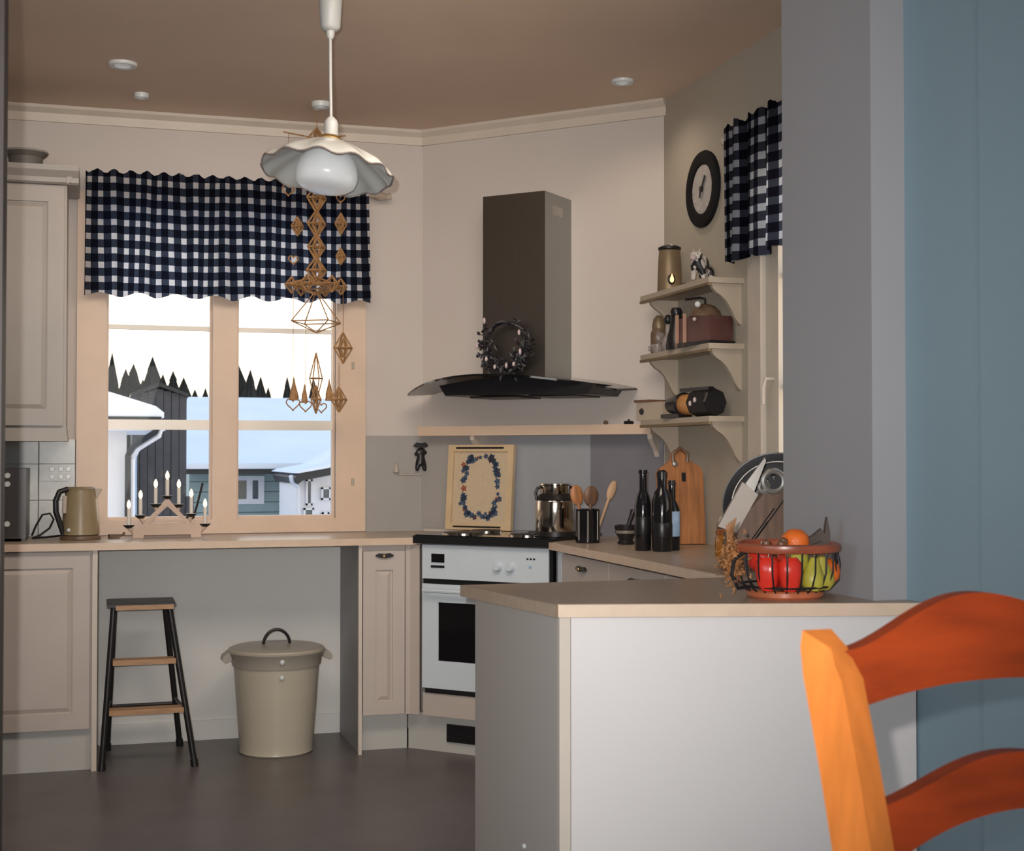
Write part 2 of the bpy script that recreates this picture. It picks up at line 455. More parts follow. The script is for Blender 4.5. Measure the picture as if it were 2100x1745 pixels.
def cornice(name, a, b, nrm):
    a, b, nrm = Vector((*a, 0)), Vector((*b, 0)), Vector((*nrm, 0))
    t = (b - a).normalized(); m = MB()
    prof = [(0, 0), (0, -0.065), (0.012, -0.065), (0.016, -0.03), (0.04, -0.012), (0.045, 0)]
    for k in range(1):
        A = [m.v(a + nrm * p + Vector((0, 0, CZ + q))) for p, q in prof]; B = [m.v(b + nrm * p + Vector((0, 0, CZ + q))) for p, q in prof]
        n = len(prof)
        m.b.faces.new(A); m.b.faces.new(B[::-1])
        for i in range(n): m.b.faces.new([A[i], A[(i + 1) % n], B[(i + 1) % n], B[i]])
    return struct(m.build(name, 'trimw'))


cornice('trim_4', (-2.6, 6.2), (1.43, 6.2), (0, -1))
cornice('trim_5', (1.40, 6.21), (2.26, 5.35), (-0.7071, -0.7071))

# tiles behind the left worktop
for ci, (x0, x1) in enumerate(((-0.248, -0.102), (-0.396, -0.250), (-0.544, -0.398))):
    for (z0, z1) in ((0.892, 1.042), (1.045, 1.195), (1.198, 1.300)):
        dz = random.uniform(0, 0.0015)
        MB().box(x0 + 0.002, x1 - 0.001, 6.186 - dz, 6.197, z0, z1).build('tile', 'tile', wall_back, bevel=0.002)
MB().box(-0.55, -0.1, 6.195, 6.2, 0.88, 1.30).build('grout_bed', 'grout', wall_back)

# ------------------------------------------------------------------ window in the back wall
win = struct_root('window_1', 'cream painted two light casement window over the worktop', (0, WY, 0))
MB().box(-0.098, wx0 + 0.004, -0.022, 0, 0.893, 2.36).build('casing', 'frame', win, bevel=0.003)
MB().box(wx1 - 0.004, 1.143, -0.022, 0, 0.893, 2.36).build('casing', 'frame', win, bevel=0.003)
MB().box(wx0, wx1, -0.022, 0, 2.24, 2.36).build('casing', 'frame', win, bevel=0.003)
MB().box(wx0 + 0.004, wx1 - 0.004, -0.020, 0, 0.893, 0.954).build('casing', 'frame', win, bevel=0.003)
MB().box(wx0, wx1, 0, 0.13, 0.935, 0.953).build('sill', 'frame', win)
MB().box(0.47, 0.575, -0.012, 0.09, 0.95, 2.25).build('mullion', 'frame', win, bevel=0.004)
for (a, b) in ((0.022, 0.470), (0.575, 1.013)):
    f = MB(); y0, y1 = 0.03, 0.075; e_ = 0.010
    f.box(a, a + e_, y0, y1, 0.953, 2.25).box(b - e_, b, y0, y1, 0.953, 2.25).box(a + e_, b - e_, y0, y1, 0.953, 0.966).box(a + e_, b - e_, y0, y1, 2.235, 2.25)
    sash = f.build('sash', 'frame', win)
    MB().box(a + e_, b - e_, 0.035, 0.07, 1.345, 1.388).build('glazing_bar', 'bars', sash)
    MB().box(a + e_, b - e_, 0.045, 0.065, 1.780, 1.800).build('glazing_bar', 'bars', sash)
    for (z0, z1) in ((0.966, 1.345), (1.388, 1.780), (1.800, 2.235)):
        MB().box(a + e_, b - e_, 0.053, 0.057, z0, z1).build('pane', 'pane', sash)
# hinge knuckles on the right casing
for z in (1.10, 1.62):
    MB().lathe([(0.006, z), (0.006, z + 0.03)], 1.085, -0.026, 10).build('hinge_pin', 'wire', win, True)

# window in the right wall (frame local: x toward camera, y into the wall)
win2 = struct_root('window_2', 'tall cream kitchen window in the right wall, edge on', (WX, 4.44, 0), -PI / 2)
MB().box(-0.10, 0.0, -0.022, 0, 0.893, 2.40).build('casing', 'trimw', win2, bevel=0.003)
MB().box(0.0, 0.94, -0.022, 0, 2.30, 2.40).build('casing', 'trimw', win2, bevel=0.003)
MB().box(0.0, 0.94, -0.03, 0.13, 0.97, 1.0).build('sill', 'trimw', win2, bevel=0.003)
fm = MB().box(0.0, 0.07, 0.012, 0.08, 1.0, 2.30).box(0.87, 0.94, 0.012, 0.08, 1.0, 2.30).box(0.07, 0.87, 0.012, 0.08, 1.0, 1.07).box(0.07, 0.87, 0.012, 0.08, 2.23, 2.30).build('sash', 'trimw', win2, bevel=0.003)
MB().box(0.44, 0.50, 0.02, 0.075, 1.07, 2.23).build('mullion', 'trimw', win2)
for (a, b) in ((0.07, 0.44), (0.50, 0.87)):
    for (z0, z1) in ((1.07, 1.46), (1.48, 1.85), (1.87, 2.23)):
        MB().box(a, b, 0.045, 0.05, z0, z1).build('pane', 'pane', win2)
    for z in (1.46, 1.85):
        MB().box(a, b, 0.03, 0.065, z, z + 0.02).build('glazing_bar', 'trimw', win2)
MB().tube([(0.035, 0.012, 1.50), (0.035, -0.02, 1.50), (0.035, -0.03, 1.47), (0.035, -0.03, 1.41)], 0.007).build('window_catch', 'trimw', win2, True)

# ------------------------------------------------------------------ exterior
struct(MB().box(-40, 60, 7.0, 120, -2.4, -2.2).build('ground', 'snow'), 'snow covered ground outside')
# neighbour house on the left (gable side, eave with snow)
h = thing('house', 'white neighbour house with snowy eave and black downpipe, left pane', 'house', (0, 14, -2.2))
MB().box(-6, 0.245, 0.0, 2.3, 0, 3.72).build('wall', 'housew', h)
MB().xz([(-6, 4.5), (-1.2, 4.28), (0.08, 4.03), (0.50, 3.90), (0.575, 3.84), (0.575, 3.79), (-6, 3.80)], -0.5, 2.5).build('snow_cap', 'snow', h, bevel=0.02)
MB().box(-6, 0.55, -0.52, 2.5, 3.755, 3.80).build('gutter', 'gutter', h)
MB().box(-6, 0.59, -0.45, 2.4, 3.67, 3.755).build('soffit', 'housew', h)
MB().tube([(0.53, -0.52, 3.74), (0.50, -0.5, 3.66), (0.31, -0.3, 3.53), (0.255, -0.1, 3.44), (0.255, -0.1, 0.0)], 0.028).build('downpipe', 'gutter', h, True)
MB().tube([(0.56, -0.46, 3.74), (0.53, -0.44, 3.62), (0.345, -0.24, 3.50), (0.30, -0.06, 3.40), (0.30, -0.06, 0.0)], 0.026).build('downpipe', 'housew', h, True)
# dark shed between the two houses
sh = thing('shed', 'charcoal boarded shed between the two houses, seen in the left pane', 'shed', (0, 17.0, -2.2))
for k in range(7):
    MB().box(0.36 + k * 0.09, 0.444 + k * 0.09, -0.02 - 0.01 * (k % 2), 0.05, 0, 4.22 - 0.02 * abs(k - 3)).build('board', 'housed', sh)
MB().box(0.36, 0.985, 0.03, 1.0, 0, 4.15).build('body', 'housed', sh)
MB().xz([(0.34, 4.17), (0.67, 4.30), (1.005, 4.17), (1.005, 4.13), (0.67, 4.25), (0.34, 4.13)], -0.10, 1.1).build('roof', 'gutter', sh)
MB().box(0.395, 0.415, -0.07, -0.03, 0, 3.55).build('downpipe', 'bluelab', sh)
MB().box(0.985, 1.07, -0.06, 0.0, 0, 2.95).build('lean_to', 'housed', sh)
# barn with large snowy roof
bn = thing('house', 'long grey green house under a big snowy roof, right pane', 'house', (0, 22, -2.2))
MB().box(1.32, 3.03, 0.0, 4.5, 0, 3.25).build('wall', 'houseg', bn)
for k in range(10):
    z = 1.6 + k * 0.16
    MB().box(1.33, 3.03, -0.03, 0.0, z, z + 0.145).build('siding_board', 'houseg', bn)
ra = MB()
for (dz, nm, m_) in ((0.0, 'roof', 'gutter'), (0.05, 'roof_snow', 'snow')):
    ra = MB(); t0 = 0.05 if nm == 'roof' else 0.085
    P_ = [(1.14, -0.55, 3.185 + dz), (4.4, -0.55, 3.185 + dz), (4.6, 4.6, 4.40 + dz), (1.55, 4.6, 4.40 + dz)]
    a_ = [ra.v(q) for q in P_]; b_ = [ra.v((x, y, z + t0)) for x, y, z in P_]
    ra.b.faces.new(a_[::-1]); ra.b.faces.new(b_)
    for k in range(4): ra.b.faces.new([a_[k], a_[(k + 1) % 4], b_[(k + 1) % 4], b_[k]])
    ra.build(nm, m_, bn)
MB().box(1.14, 2.95, -0.62, -0.55, 3.155, 3.20).build('gutter', 'gutter', bn)
wf = MB().box(1.66, 2.46, -0.06, 0.0, 2.68, 2.76).box(1.66, 2.46, -0.06, 0.0, 3.05, 3.12).box(1.66, 1.75, -0.06, 0, 2.76, 3.05).box(2.37, 2.46, -0.06, 0, 2.76, 3.05).box(2.19, 2.28, -0.06, 0, 2.76, 3.05).box(1.95, 1.98, -0.06, 0, 2.76, 3.05).build('window', 'housew', bn)
MB().box(1.75, 2.19, -0.035, -0.03, 2.76, 3.05).build('pane', 'panedark', wf)
MB().box(2.28, 2.37, -0.035, -0.03, 2.76, 3.05).build('pane', 'panedark', wf)
# second big snowy roof farther left / behind
# white gabled house at right
wh = thing('house', 'small white gabled house with black verge, lower right of the right pane', 'house', (0, 19, -2.2))
MB().xz([(2.58, 0), (4.6, 0), (4.6, 3.2), (3.5, 3.50), (2.58, 3.15)], 0, 2.0).build('wall', 'housew', wh)
MB().xz([(2.50, 3.14), (2.55, 3.20), (2.95, 3.27), (3.55, 3.57), (3.55, 3.48), (2.97, 3.17), (2.60, 3.10), (2.54, 3.05)], -0.35, 2.2).build('verge', 'gutter', wh)
MB().xz([(2.48, 3.20), (2.55, 3.235), (2.95, 3.31), (3.55, 3.64), (3.55, 3.57), (2.95, 3.27), (2.55, 3.20)], -0.38, 2.2).build('roof_snow', 'snow', wh)
MB().tube([(2.45, -0.3, 3.16), (2.47, -0.25, 3.09), (2.58, -0.06, 3.0), (2.60, -0.06, 0)], 0.03).build('downpipe', 'housew', wh, True)
for (x0, x1, z0, z1) in ((2.69, 2.78, 2.76, 3.11), (2.90, 3.03, 2.83, 3.0), (2.66, 2.80, 2.58, 2.72), (2.91, 3.01, 2.56, 2.66)):
    f = MB().box(x0, x1, -0.05, 0, z0, z0 + 0.025).box(x0, x1, -0.05, 0, z1 - 0.025, z1).box(x0, x0 + 0.025, -0.05, 0, z0, z1).box(x1 - 0.025, x1, -0.05, 0, z0, z1).build('window', 'housew', wh)
    MB().box(x0 + 0.025, x1 - 0.025, -0.03, -0.02, z0 + 0.025, z1 - 0.025).build('pane', 'panedark', f)


def spruce(x, y, ztop, wdt, seed):
    rnd = random.Random(seed)
    t = thing('spruce_tree', 'dark spruce tree beyond the snowy roofs', 'tree', (x, y, -2.2), rnd.uniform(0, 6), 'spruces on the skyline')
    hh = ztop + 2.2
    m = MB(); L_ = 9
    for k in range(L_):
        f = k / (L_ - 1)
        z1 = hh * (0.30 + 0.70 * f) if k < L_ - 1 else hh
        zt = hh * (0.30 + 0.70 * min(1, f + 0.16)) if k < L_ - 1 else hh
        r = wdt * (1.0 - 0.90 * f ** 0.9)
        zb = hh * (0.22 + 0.70 * f)
        c = m.v((0, 0, min(zt, hh))); n = 16
        ring = [m.v((r * (1.0 if i % 2 == 0 else 0.55) * rnd.uniform(0.8, 1.2) * math.cos(2 * PI * i / n), r * (1.0 if i % 2 == 0 else 0.55) * math.sin(2 * PI * i / n), zb + rnd.uniform(-0.06, 0.06) * hh * 0.3)) for i in range(n)]
        bt = m.v((0, 0, zb + 0.05))
        for i in range(n):
            m.b.faces.new([c, ring[i], ring[(i + 1) % n]]); m.b.faces.new([bt, ring[(i + 1) % n], ring[i]])
    m.build('foliage', 'spruce', t)
    MB().lathe([(0.12, 0), (0.05, hh * 0.8)], 0, 0, 8).build('trunk', 'bark', t)
    return t


TREES = ((0.36, 4.7, .7, 'tall dark spruce at the left edge of the left pane'), (0.80, 4.15, 1.0, ''), (1.05, 4.32, .9, ''), (1.35, 3.8, .9, ''), (1.66, 4.58, 1.0, 'tallest dark spruce on the skyline of the left pane'),
         (2.0, 4.0, .9, ''), (2.33, 4.10, .8, ''), (2.68, 3.9, .9, ''), (3.05, 3.5, .8, ''), (3.4, 3.55, .7, ''), (4.5, 4.35, .9, 'dark spruce on the skyline next to the window mullion, right pane'), (4.9, 4.2, .9, ''),
         (5.25, 3.98, .8, ''), (5.5, 3.62, .6, ''), (6.15, 4.0, .5, ''), (6.5, 3.5, .45, ''), (7.05, 4.0, .5, ''), (7.75, 3.7, .5, ''))
for i, (x, zt, wd, lab_) in enumerate(TREES):
    k = 1 + (i * 5 % 18) * 0.05                               # the same skyline height, farther off
    t_ = spruce(x * k, 48 * k, 1.23 + (zt - 1.23) * k, wd * k * 1.75, i)
    if lab_: t_['label'] = lab_
# ------------------------------------------------------------------ worktops
kt = thing('worktop', 'beige laminate worktop running below the window to the oven', 'worktop')
MB().prism([(-1.4, 6.2), (-1.4, 5.68), (1.262, 5.68), (1.279, 5.666), (1.612, 5.998), (1.41, 6.2)], 0.862, 0.89).build('surface', 'worktop', kt)
MB().prism([(-1.4, 5.6795), (-1.4, 5.672), (1.265, 5.672), (1.262, 5.6795)], 0.8615, 0.8895).build('front_edge', 'edge', kt)
kr = thing('worktop', 'beige laminate worktop along the right wall behind the peninsula', 'worktop')
MB().prism([(2.052, 5.558), (1.705, 5.225), (1.705, 3.60), (1.74, 3.346), (2.25, 3.346), (2.25, 5.36)], 0.862, 0.89).build('surface', 'worktop', kr)
MB().prism([(1.7045, 5.225), (1.697, 5.22), (1.697, 3.60), (1.7045, 3.60)], 0.8615, 0.8895).build('front_edge', 'edge', kr)
PA, PD, PB, PC = (1.008, 3.035), (1.830, 2.832), (0.920, 3.560), (1.705, 3.60)
kp = thing('worktop', 'beige laminate worktop on top of the white peninsula', 'worktop')
MB().prism([PA, PD, (1.834, 2.898), (1.743, 2.898), (1.738, 3.346), (1.698, 3.575), PB], 0.862, 0.89).build('surface', 'worktop', kp)
MB().prism([(PA[0], PA[1] - 0.0005), (PA[0] - 0.001, PA[1] - 0.008), (PD[0], PD[1] - 0.008), (PD[0], PD[1] - 0.0005)], 0.8605, 0.8895).build('front_edge', 'edge', kp)
MB().prism([(PA[0] - 0.0005, PA[1]), (PA[0] - 0.008, PA[1] - 0.008), (PB[0] - 0.008, PB[1]), (PB[0] - 0.0005, PB[1])], 0.8605, 0.8895).build('end_edge', 'worktop', kp)

# peninsula carcass
pn = thing('peninsula_cabinet', 'white fronted peninsula base between kitchen and dining room', 'cabinet')
fa, fd = Vector((1.022, 3.055)), Vector((1.830, 2.856))
u_ = (fd - fa).normalized()
MB().prism([(1.03, 3.075), (1.828, 2.878), (1.828, 2.896), (1.741, 2.896), (1.741, 3.05), (1.690, 3.50), (0.96, 3.50)], 0.0, 0.86).build('carcass', 'penin', pn)
MB().prism([tuple(fa + u_ * 0.024), tuple(fd), (fd.x, fd.y + 0.016), (fa.x + 0.028, fa.y + 0.012)], 0.0, 0.8600).build('front_panel', 'penin', pn)
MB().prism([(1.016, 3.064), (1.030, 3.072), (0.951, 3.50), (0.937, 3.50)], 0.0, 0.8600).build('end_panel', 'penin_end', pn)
MB().prism([(1.018, 3.052), (fa.x + 0.022, fa.y - 0.006), (fa.x + 0.024, fa.y + 0.012), (1.026, 3.070)], 0.0, 0.8600).build('corner_trim', 'trimw', pn)
_c = MB(Matrix.Translation((0.987, 3.225, 0.29)) @ Matrix.Rotation(math.radians(10), 4, 'Z') @ Matrix.Rotation(-PI / 2, 4, 'Y'))
_c.lathe([(0.006, 0.0), (0.006, 0.004), (0.003, 0.006), (0, 0.006)], 0, 0, 12).build('screw_cap', 'white', pn, True)


# ------------------------------------------------------------------ cabinets on the window wall
def panel_door(par, x0, x1, z0, z1, y, m='cab', st=0.06, name='door', th=0.02, top=None):
    """framed door; y is its front face, thickness runs to +y"""
    f = MB(); top = top or st
    f.box(x0, x0 + st, y, y + th, z0, z1).box(x1 - st, x1, y, y + th, z0, z1)
    f.box(x0 + st, x1 - st, y, y + th, z0, z0 + st).box(x0 + st, x1 - st, y, y + th, z1 - top, z1)
    d = f.build(name, m, par)
    a, b, c, e2 = x0 + st, x1 - st, z0 + st, z1 - top
    p = MB(); g = min(0.014, (b - a) * 0.2)
    p.box(a, b, y + 0.010, y + th - 0.002, c, e2)
    i = [p.v(q) for q in ((a + g * .4, y + 0.010, c + g * .4), (b - g * .4, y + 0.010, c + g * .4), (b - g * .4, y + 0.010, e2 - g * .4), (a + g * .4, y + 0.010, e2 - g * .4))]
    o = [p.v(q) for q in ((a + g * 1.6, y + 0.003, c + g * 1.6), (b - g * 1.6, y + 0.003, c + g * 1.6), (b - g * 1.6, y + 0.003, e2 - g * 1.6), (a + g * 1.6, y + 0.003, e2 - g * 1.6))]
    p.b.faces.new(o)
    for k in range(4): p.b.faces.new([i[k], i[(k + 1) % 4], o[(k + 1) % 4], o[k]])
    p.build('door_panel', m, d)
    return d


def cup_handle(par, cx, y, z, wdt=0.06):
    hd = MB().xz([(cx - wdt / 2, z + 0.004), (cx - wdt * .32, z + 0.011), (cx, z + 0.009), (cx + wdt * .32, z + 0.011), (cx + wdt / 2, z + 0.004), (cx + wdt / 2, z - 0.002), (cx + wdt * .3, z - 0.007), (cx, z - 0.010), (cx - wdt * .3, z - 0.007), (cx - wdt / 2, z - 0.002)], y - 0.010, y).build('handle', 'iron', par, bevel=0.002)
    MB().ball((cx - 0.004, y - 0.013, z), 0.0075, 10).build('handle_knob', 'brass', hd, True)
    return hd


lc = thing('base_cabinet', 'cream base cabinet at the left edge, under microwave and kettle', 'cabinet', (0, 5.70, 0))
MB().box(-1.4, -0.028, 0.022, 0.49, 0.16, 0.86).build('carcass', 'cab', lc)
panel_door(lc, -0.48, -0.036, 0.165, 0.855, 0.0, st=0.062)
panel_door(lc, -0.93, -0.486, 0.165, 0.855, 0.0, st=0.062)
MB().box(-1.4, -0.028, 0.03, 0.06, 0.0, 0.16).build('plinth', 'plinth', lc)
MB().box(-0.027, -0.007, -0.008, 0.485, 0.0, 0.861).build('side_panel', 'trimw', lc, bevel=0.0015)

nc = thing('base_cabinet', 'narrow cream base cabinet between the stool niche and oven', 'cabinet', (0, 5.70, 0))
MB().box(1.040, 1.243, 0.022, 0.44, 0.155, 0.86).build('carcass', 'cab', nc)
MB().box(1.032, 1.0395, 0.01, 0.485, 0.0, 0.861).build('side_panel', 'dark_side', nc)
MB().box(1.026, 1.040, -0.010, 0.010, 0.0, 0.861).build('side_panel_edge', 'trimw', nc, bevel=0.0015)
dr = panel_door(nc, 1.046, 1.222, 0.158, 0.835, 0.0, st=0.052, top=0.078)
cup_handle(dr, 1.135, 0.0, 0.815, 0.075)
MB().prism([(1.226, 0.004), (1.246, 0.004), (1.278, -0.028), (1.285, -0.018), (1.25, 0.025), (1.226, 0.025)], 0.155, 0.86).build('filler', 'cab', nc)
MB().prism([(1.040, 0.075), (1.248, 0.075), (1.236, 0.09), (1.040, 0.09)], 0.0, 0.155).build('plinth', 'plinth', nc)

# upper cabinet
uc = thing('upper_cabinet', 'cream wall cabinet with panel door beside the window, pot on top', 'cabinet', (0, 5.87, 0))
MB().box(-0.90, -0.135, 0.022, 0.33, 1.34, 2.33).build('carcass', 'cabu', uc)
panel_door(uc, -0.53, -0.145, 1.352, 2.315, 0.0, 'cabu', st=0.062)
panel_door(uc, -0.90, -0.535, 1.352, 2.315, 0.0, 'cabu', st=0.062)
cn = MB(); prof = [(0.0, 2.325), (-0.012, 2.332), (-0.016, 2.35), (-0.04, 2.375), (-0.045, 2.395), (0.33, 2.395), (0.33, 2.325)]
cn.yz(prof, -0.90, -0.09)
cn.build('cornice', 'cabu', uc)
MB().xz([(-0.135, 2.325), (-0.122, 2.332), (-0.118, 2.35), (-0.094, 2.375), (-0.0895, 2.394), (-0.135, 2.394)], -0.02, 0.33).build('cornice_return', 'cabu', uc)
MB().box(-0.90, -0.128, -0.008, 0.33, 1.29, 1.31).box(-0.90, -0.132, 0.0, 0.33, 1.31, 1.342).build('light_rail', 'cabu', uc, bevel=0.003)

pt = thing('planter', 'dark grey flared pot standing on top of the wall cabinet', 'pot', (-0.30, 5.99, 2.395))
MB().lathe([(0, 0), (0.060, 0), (0.064, 0.02), (0.068, 0.052), (0.082, 0.064), (0.090, 0.074), (0.086, 0.078), (0.074, 0.07), (0.06, 0.06), (0.05, 0.03), (0, 0.03)], n=32).build('pot', 'potgrey', pt, True)
MB().lathe([(0.0885, 0.071), (0.0905, 0.074), (0.088, 0.079), (0.085, 0.078), (0.0885, 0.071)], n=32).build('rim', 'cabu', pt, True)

# ------------------------------------------------------------------ oven on the diagonal (local x along the wall, y into it)
ov = thing('oven', 'white built in oven with black door window across the corner', 'oven', DG(0, 0, 0), D45)
F = -0.467
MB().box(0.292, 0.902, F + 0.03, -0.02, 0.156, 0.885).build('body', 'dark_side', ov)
cp = MB().box(0.294, 0.884, F, F + 0.03, 0.722, 0.862).build('control_panel', 'oven', ov, bevel=0.003)
MB().box(0.340, 0.402, F - 0.003, F, 0.790, 0.826).build('display', 'blackglass', cp, bevel=0.001)
MB().box(0.338, 0.402, F - 0.004, F, 0.768, 0.778).build('button_strip', 'black', cp, bevel=0.001)
for x in (0.655, 0.714):
    k = MB(Matrix.Translation((x, F, 0.783)) @ Matrix.Rotation(PI / 2, 4, 'X'))
    k.lathe([(0, 0.022), (0.014, 0.022), (0.017, 0.018), (0.019, 0.004), (0.022, 0.0), (0.0, 0.0)], 0, 0, 20).build('knob', 'oven', cp, True)
for x in (0.785, 0.80, 0.815):
    MB().box(x, x + 0.009, F - 0.001, F, 0.815, 0.822).build('indicator_mark', 'black', cp)
MB().box(0.795, 0.808, F - 0.001, F, 0.780, 0.792).build('indicator_mark', 'bluelab', cp)
MB().box(0.294, 0.884, F + 0.01, F + 0.03, 0.700, 0.722).build('upper_strip', 'black', ov)  # black strip between control panel and door
dd = MB(); gx0, gx1, gz0, gz1 = 0.372, 0.800, 0.385, 0.626
dd.box(0.294, gx0, F, F + 0.03, 0.270, 0.700).box(gx1, 0.884, F, F + 0.03, 0.270, 0.700).box(gx0, gx1, F, F + 0.03, 0.270, gz0).box(gx0, gx1, F, F + 0.03, gz1, 0.700)
dv = dd.build('door', 'oven', ov)
MB().box(gx0, gx1, F + 0.004, F + 0.012, gz0, gz1).build('door_window', 'blackglass', dv)
MB().tube([(0.32, F + 0.002, 0.672), (0.32, F - 0.035, 0.676), (0.86, F - 0.035, 0.676), (0.86, F + 0.002, 0.672)], 0.009).build('door_handle', 'oven', dv, True)
MB().box(0.31, 0.884, F - 0.002, F + 0.03, 0.250, 0.270).build('lower_slot', 'black', ov)
MB().box(0.296, 0.884, F + 0.004, F + 0.03, 0.155, 0.249).build('drawer_front', 'cab', ov, bevel=0.002)
MB().box(0.886, 0.902, F + 0.004, F + 0.03, 0.70, 0.862).build('side_shadow_strip', 'black', ov)  # black strip put in for the flash shadow at the oven's right edge
pl = MB().box(0.192, 0.905, F + 0.055, F + 0.075, 0.0, 0.155).build('plinth', 'plinth', ov)
vg = MB().box(0.385, 0.70, F + 0.046, F + 0.055, 0.045, 0.118).build('vent_grille', 'black', pl)
for k in range(5):
    MB().box(0.39, 0.695, F + 0.040, F + 0.046, 0.052 + k * 0.013, 0.056 + k * 0.013).build('slat', 'iron', vg)
hb = thing('hob', 'black glass hob with four hotplates above the corner oven', 'hob', DG(0, 0, 0.89), D45)
MB().box(0.270, 0.904, -0.486, -0.008, 0.0, 0.014).build('hob_glass', 'blackglass', hb, bevel=0.003)
MB().box(0.262, 0.912, -0.490, -0.486, -0.022, 0.010).build('front_trim', 'black', hb)
for (x, y, r) in ((0.42, -0.34, 0.085), (0.42, -0.15, 0.065), (0.72, -0.34, 0.070), (0.72, -0.15, 0.085)):
    MB().lathe([(0, 0.014), (r, 0.014), (r, 0.020), (r - 0.004, 0.022), (r * .35, 0.022), (r * .30, 0.0205), (0, 0.0205)], x, y, 28).build('hotplate', 'iron', hb, True)
    MB().lathe([(r + 0.001, 0.014), (r + 0.006, 0.014), (r + 0.006, 0.019), (r + 0.001, 0.019), (r + 0.001, 0.014)], x, y, 28).build('hotplate_ring', 'chrome', hb, True)

# drawers along the right run (local x toward camera, y into the wall)
dc = thing('drawer_cabinet', 'cream drawer cabinet along the right wall, right of the oven', 'cabinet', (1.72, 5.20, 0), -PI / 2)
MB().box(0.02, 1.60, 0.022, 0.50, 0.0, 0.86).build('carcass', 'cab', dc)
for (a, b) in ((0.075, 0.590), (0.598, 1.10), (1.108, 1.585)):
    for j, (z0, z1) in enumerate(((0.735, 0.852), (0.46, 0.728), (0.165, 0.452))):
        d_ = MB().box(a, b, 0.0, 0.02, z0, z1).build('drawer', 'cab', dc, bevel=0.003)
        cup_handle(d_, (a + b) / 2 - (0.0 if a > 0.1 else 0.02), 0.0, (z0 + z1) / 2 + 0.015, 0.10)
MB().box(0.022, 0.070, 0.0, 0.02, 0.10, 0.855).build('filler', 'oven', dc)

# ------------------------------------------------------------------ splashbacks, corner shelf, hood
sb = struct_root('trim_6', 'grey splashback panels behind the worktop')
MB().box(1.146, 1.415, 6.192, 6.2, 0.89, 1.322).build('splash_panel', 'splash', sb)
_m = MB(Matrix.Translation(DG(0, 0, 0)) @ Matrix.Rotation(D45, 4, 'Z'))
_m.box(0.0, 0.44, -0.010, 0, 0.905, 1.322).build('splash_panel', 'splash', sb)
_m = MB(Matrix.Translation(DG(0, 0, 0)) @ Matrix.Rotation(D45, 4, 'Z'))
_m.box(0.441, 0.851, -0.010, 0, 0.905, 1.322).build('splash_panel', 'splashb', sb)
_m = MB(Matrix.Translation(DG(0, 0, 0)) @ Matrix.Rotation(D45, 4, 'Z'))
_m.box(0.852, 1.186, -0.004, 0, 0.89, 1.322).build('splash_panel', 'splashd', sb)

cs = thing('corner_shelf', 'thick cream shelf board below the cooker hood', 'shelf', DG(0, 0, 0), D45)
MB().box(0.035, 1.165, -0.095, 0.0, 1.320, 1.362).build('board', 'frame', cs, bevel=0.003)
MB().yz([(0.0, 1.32), (-0.085, 1.32), (-0.080, 1.30), (-0.05, 1.275), (-0.02, 1.25), (0.0, 1.22)], 1.145, 1.165).build('bracket', 'trimw', cs)
MB().yz([(0.0, 1.32), (-0.085, 1.32), (-0.080, 1.30), (-0.05, 1.275), (-0.02, 1.25), (0.0, 1.22)], 0.30, 0.318).build('bracket', 'trimw', cs)

hd = thing('cooker_hood', 'steel chimney hood with curved black glass canopy in the corner', 'cooker hood', DG(0, 0, 0), D45)
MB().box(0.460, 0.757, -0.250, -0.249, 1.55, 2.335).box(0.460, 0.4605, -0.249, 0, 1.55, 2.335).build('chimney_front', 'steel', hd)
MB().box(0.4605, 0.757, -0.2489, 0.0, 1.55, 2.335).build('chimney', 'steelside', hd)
lb = MB().box(0.7572, 0.7576, -0.175, -0.085, 2.245, 2.285).build('label_plate', 'greysteel', hd)
gl = MB(); n = 24; top = []; bot = []
gw0, gw1 = 0.06, 1.068
cols = []
for i in range(n + 1):
    f = i / n; x = gw0 + (gw1 - gw0) * f; q = (2 * f - 1)
    yf = -(0.22 + 0.25 * (1 - q * q)); z = 1.503 + 0.062 * (1 - q * q)
    cols.append([gl.v((x, yf, z)), gl.v((x, -0.01, z + 0.012)), gl.v((x, -0.01, z + 0.004)), gl.v((x, yf, z - 0.008))])
for i in range(n):
    for k in range(4): gl.b.faces.new([cols[i][k], cols[i][(k + 1) % 4], cols[i + 1][(k + 1) % 4], cols[i + 1][k]])
gl.b.faces.new(cols[0]); gl.b.faces.new(cols[-1][::-1])
gl.build('glass_canopy', 'blackglass', hd, True)
MB().xz([(0.285, 1.530), (0.315, 1.487), (0.985, 1.480), (1.015, 1.522), (0.82, 1.552), (0.62, 1.560), (0.44, 1.550)], -0.32, -0.02).build('canopy_body', 'black', hd, bevel=0.003)
for x in (0.42, 0.70):
    MB().box(x, x + 0.22, -0.29, -0.06, 1.476, 1.482).build('grease_filter', 'iron', hd)

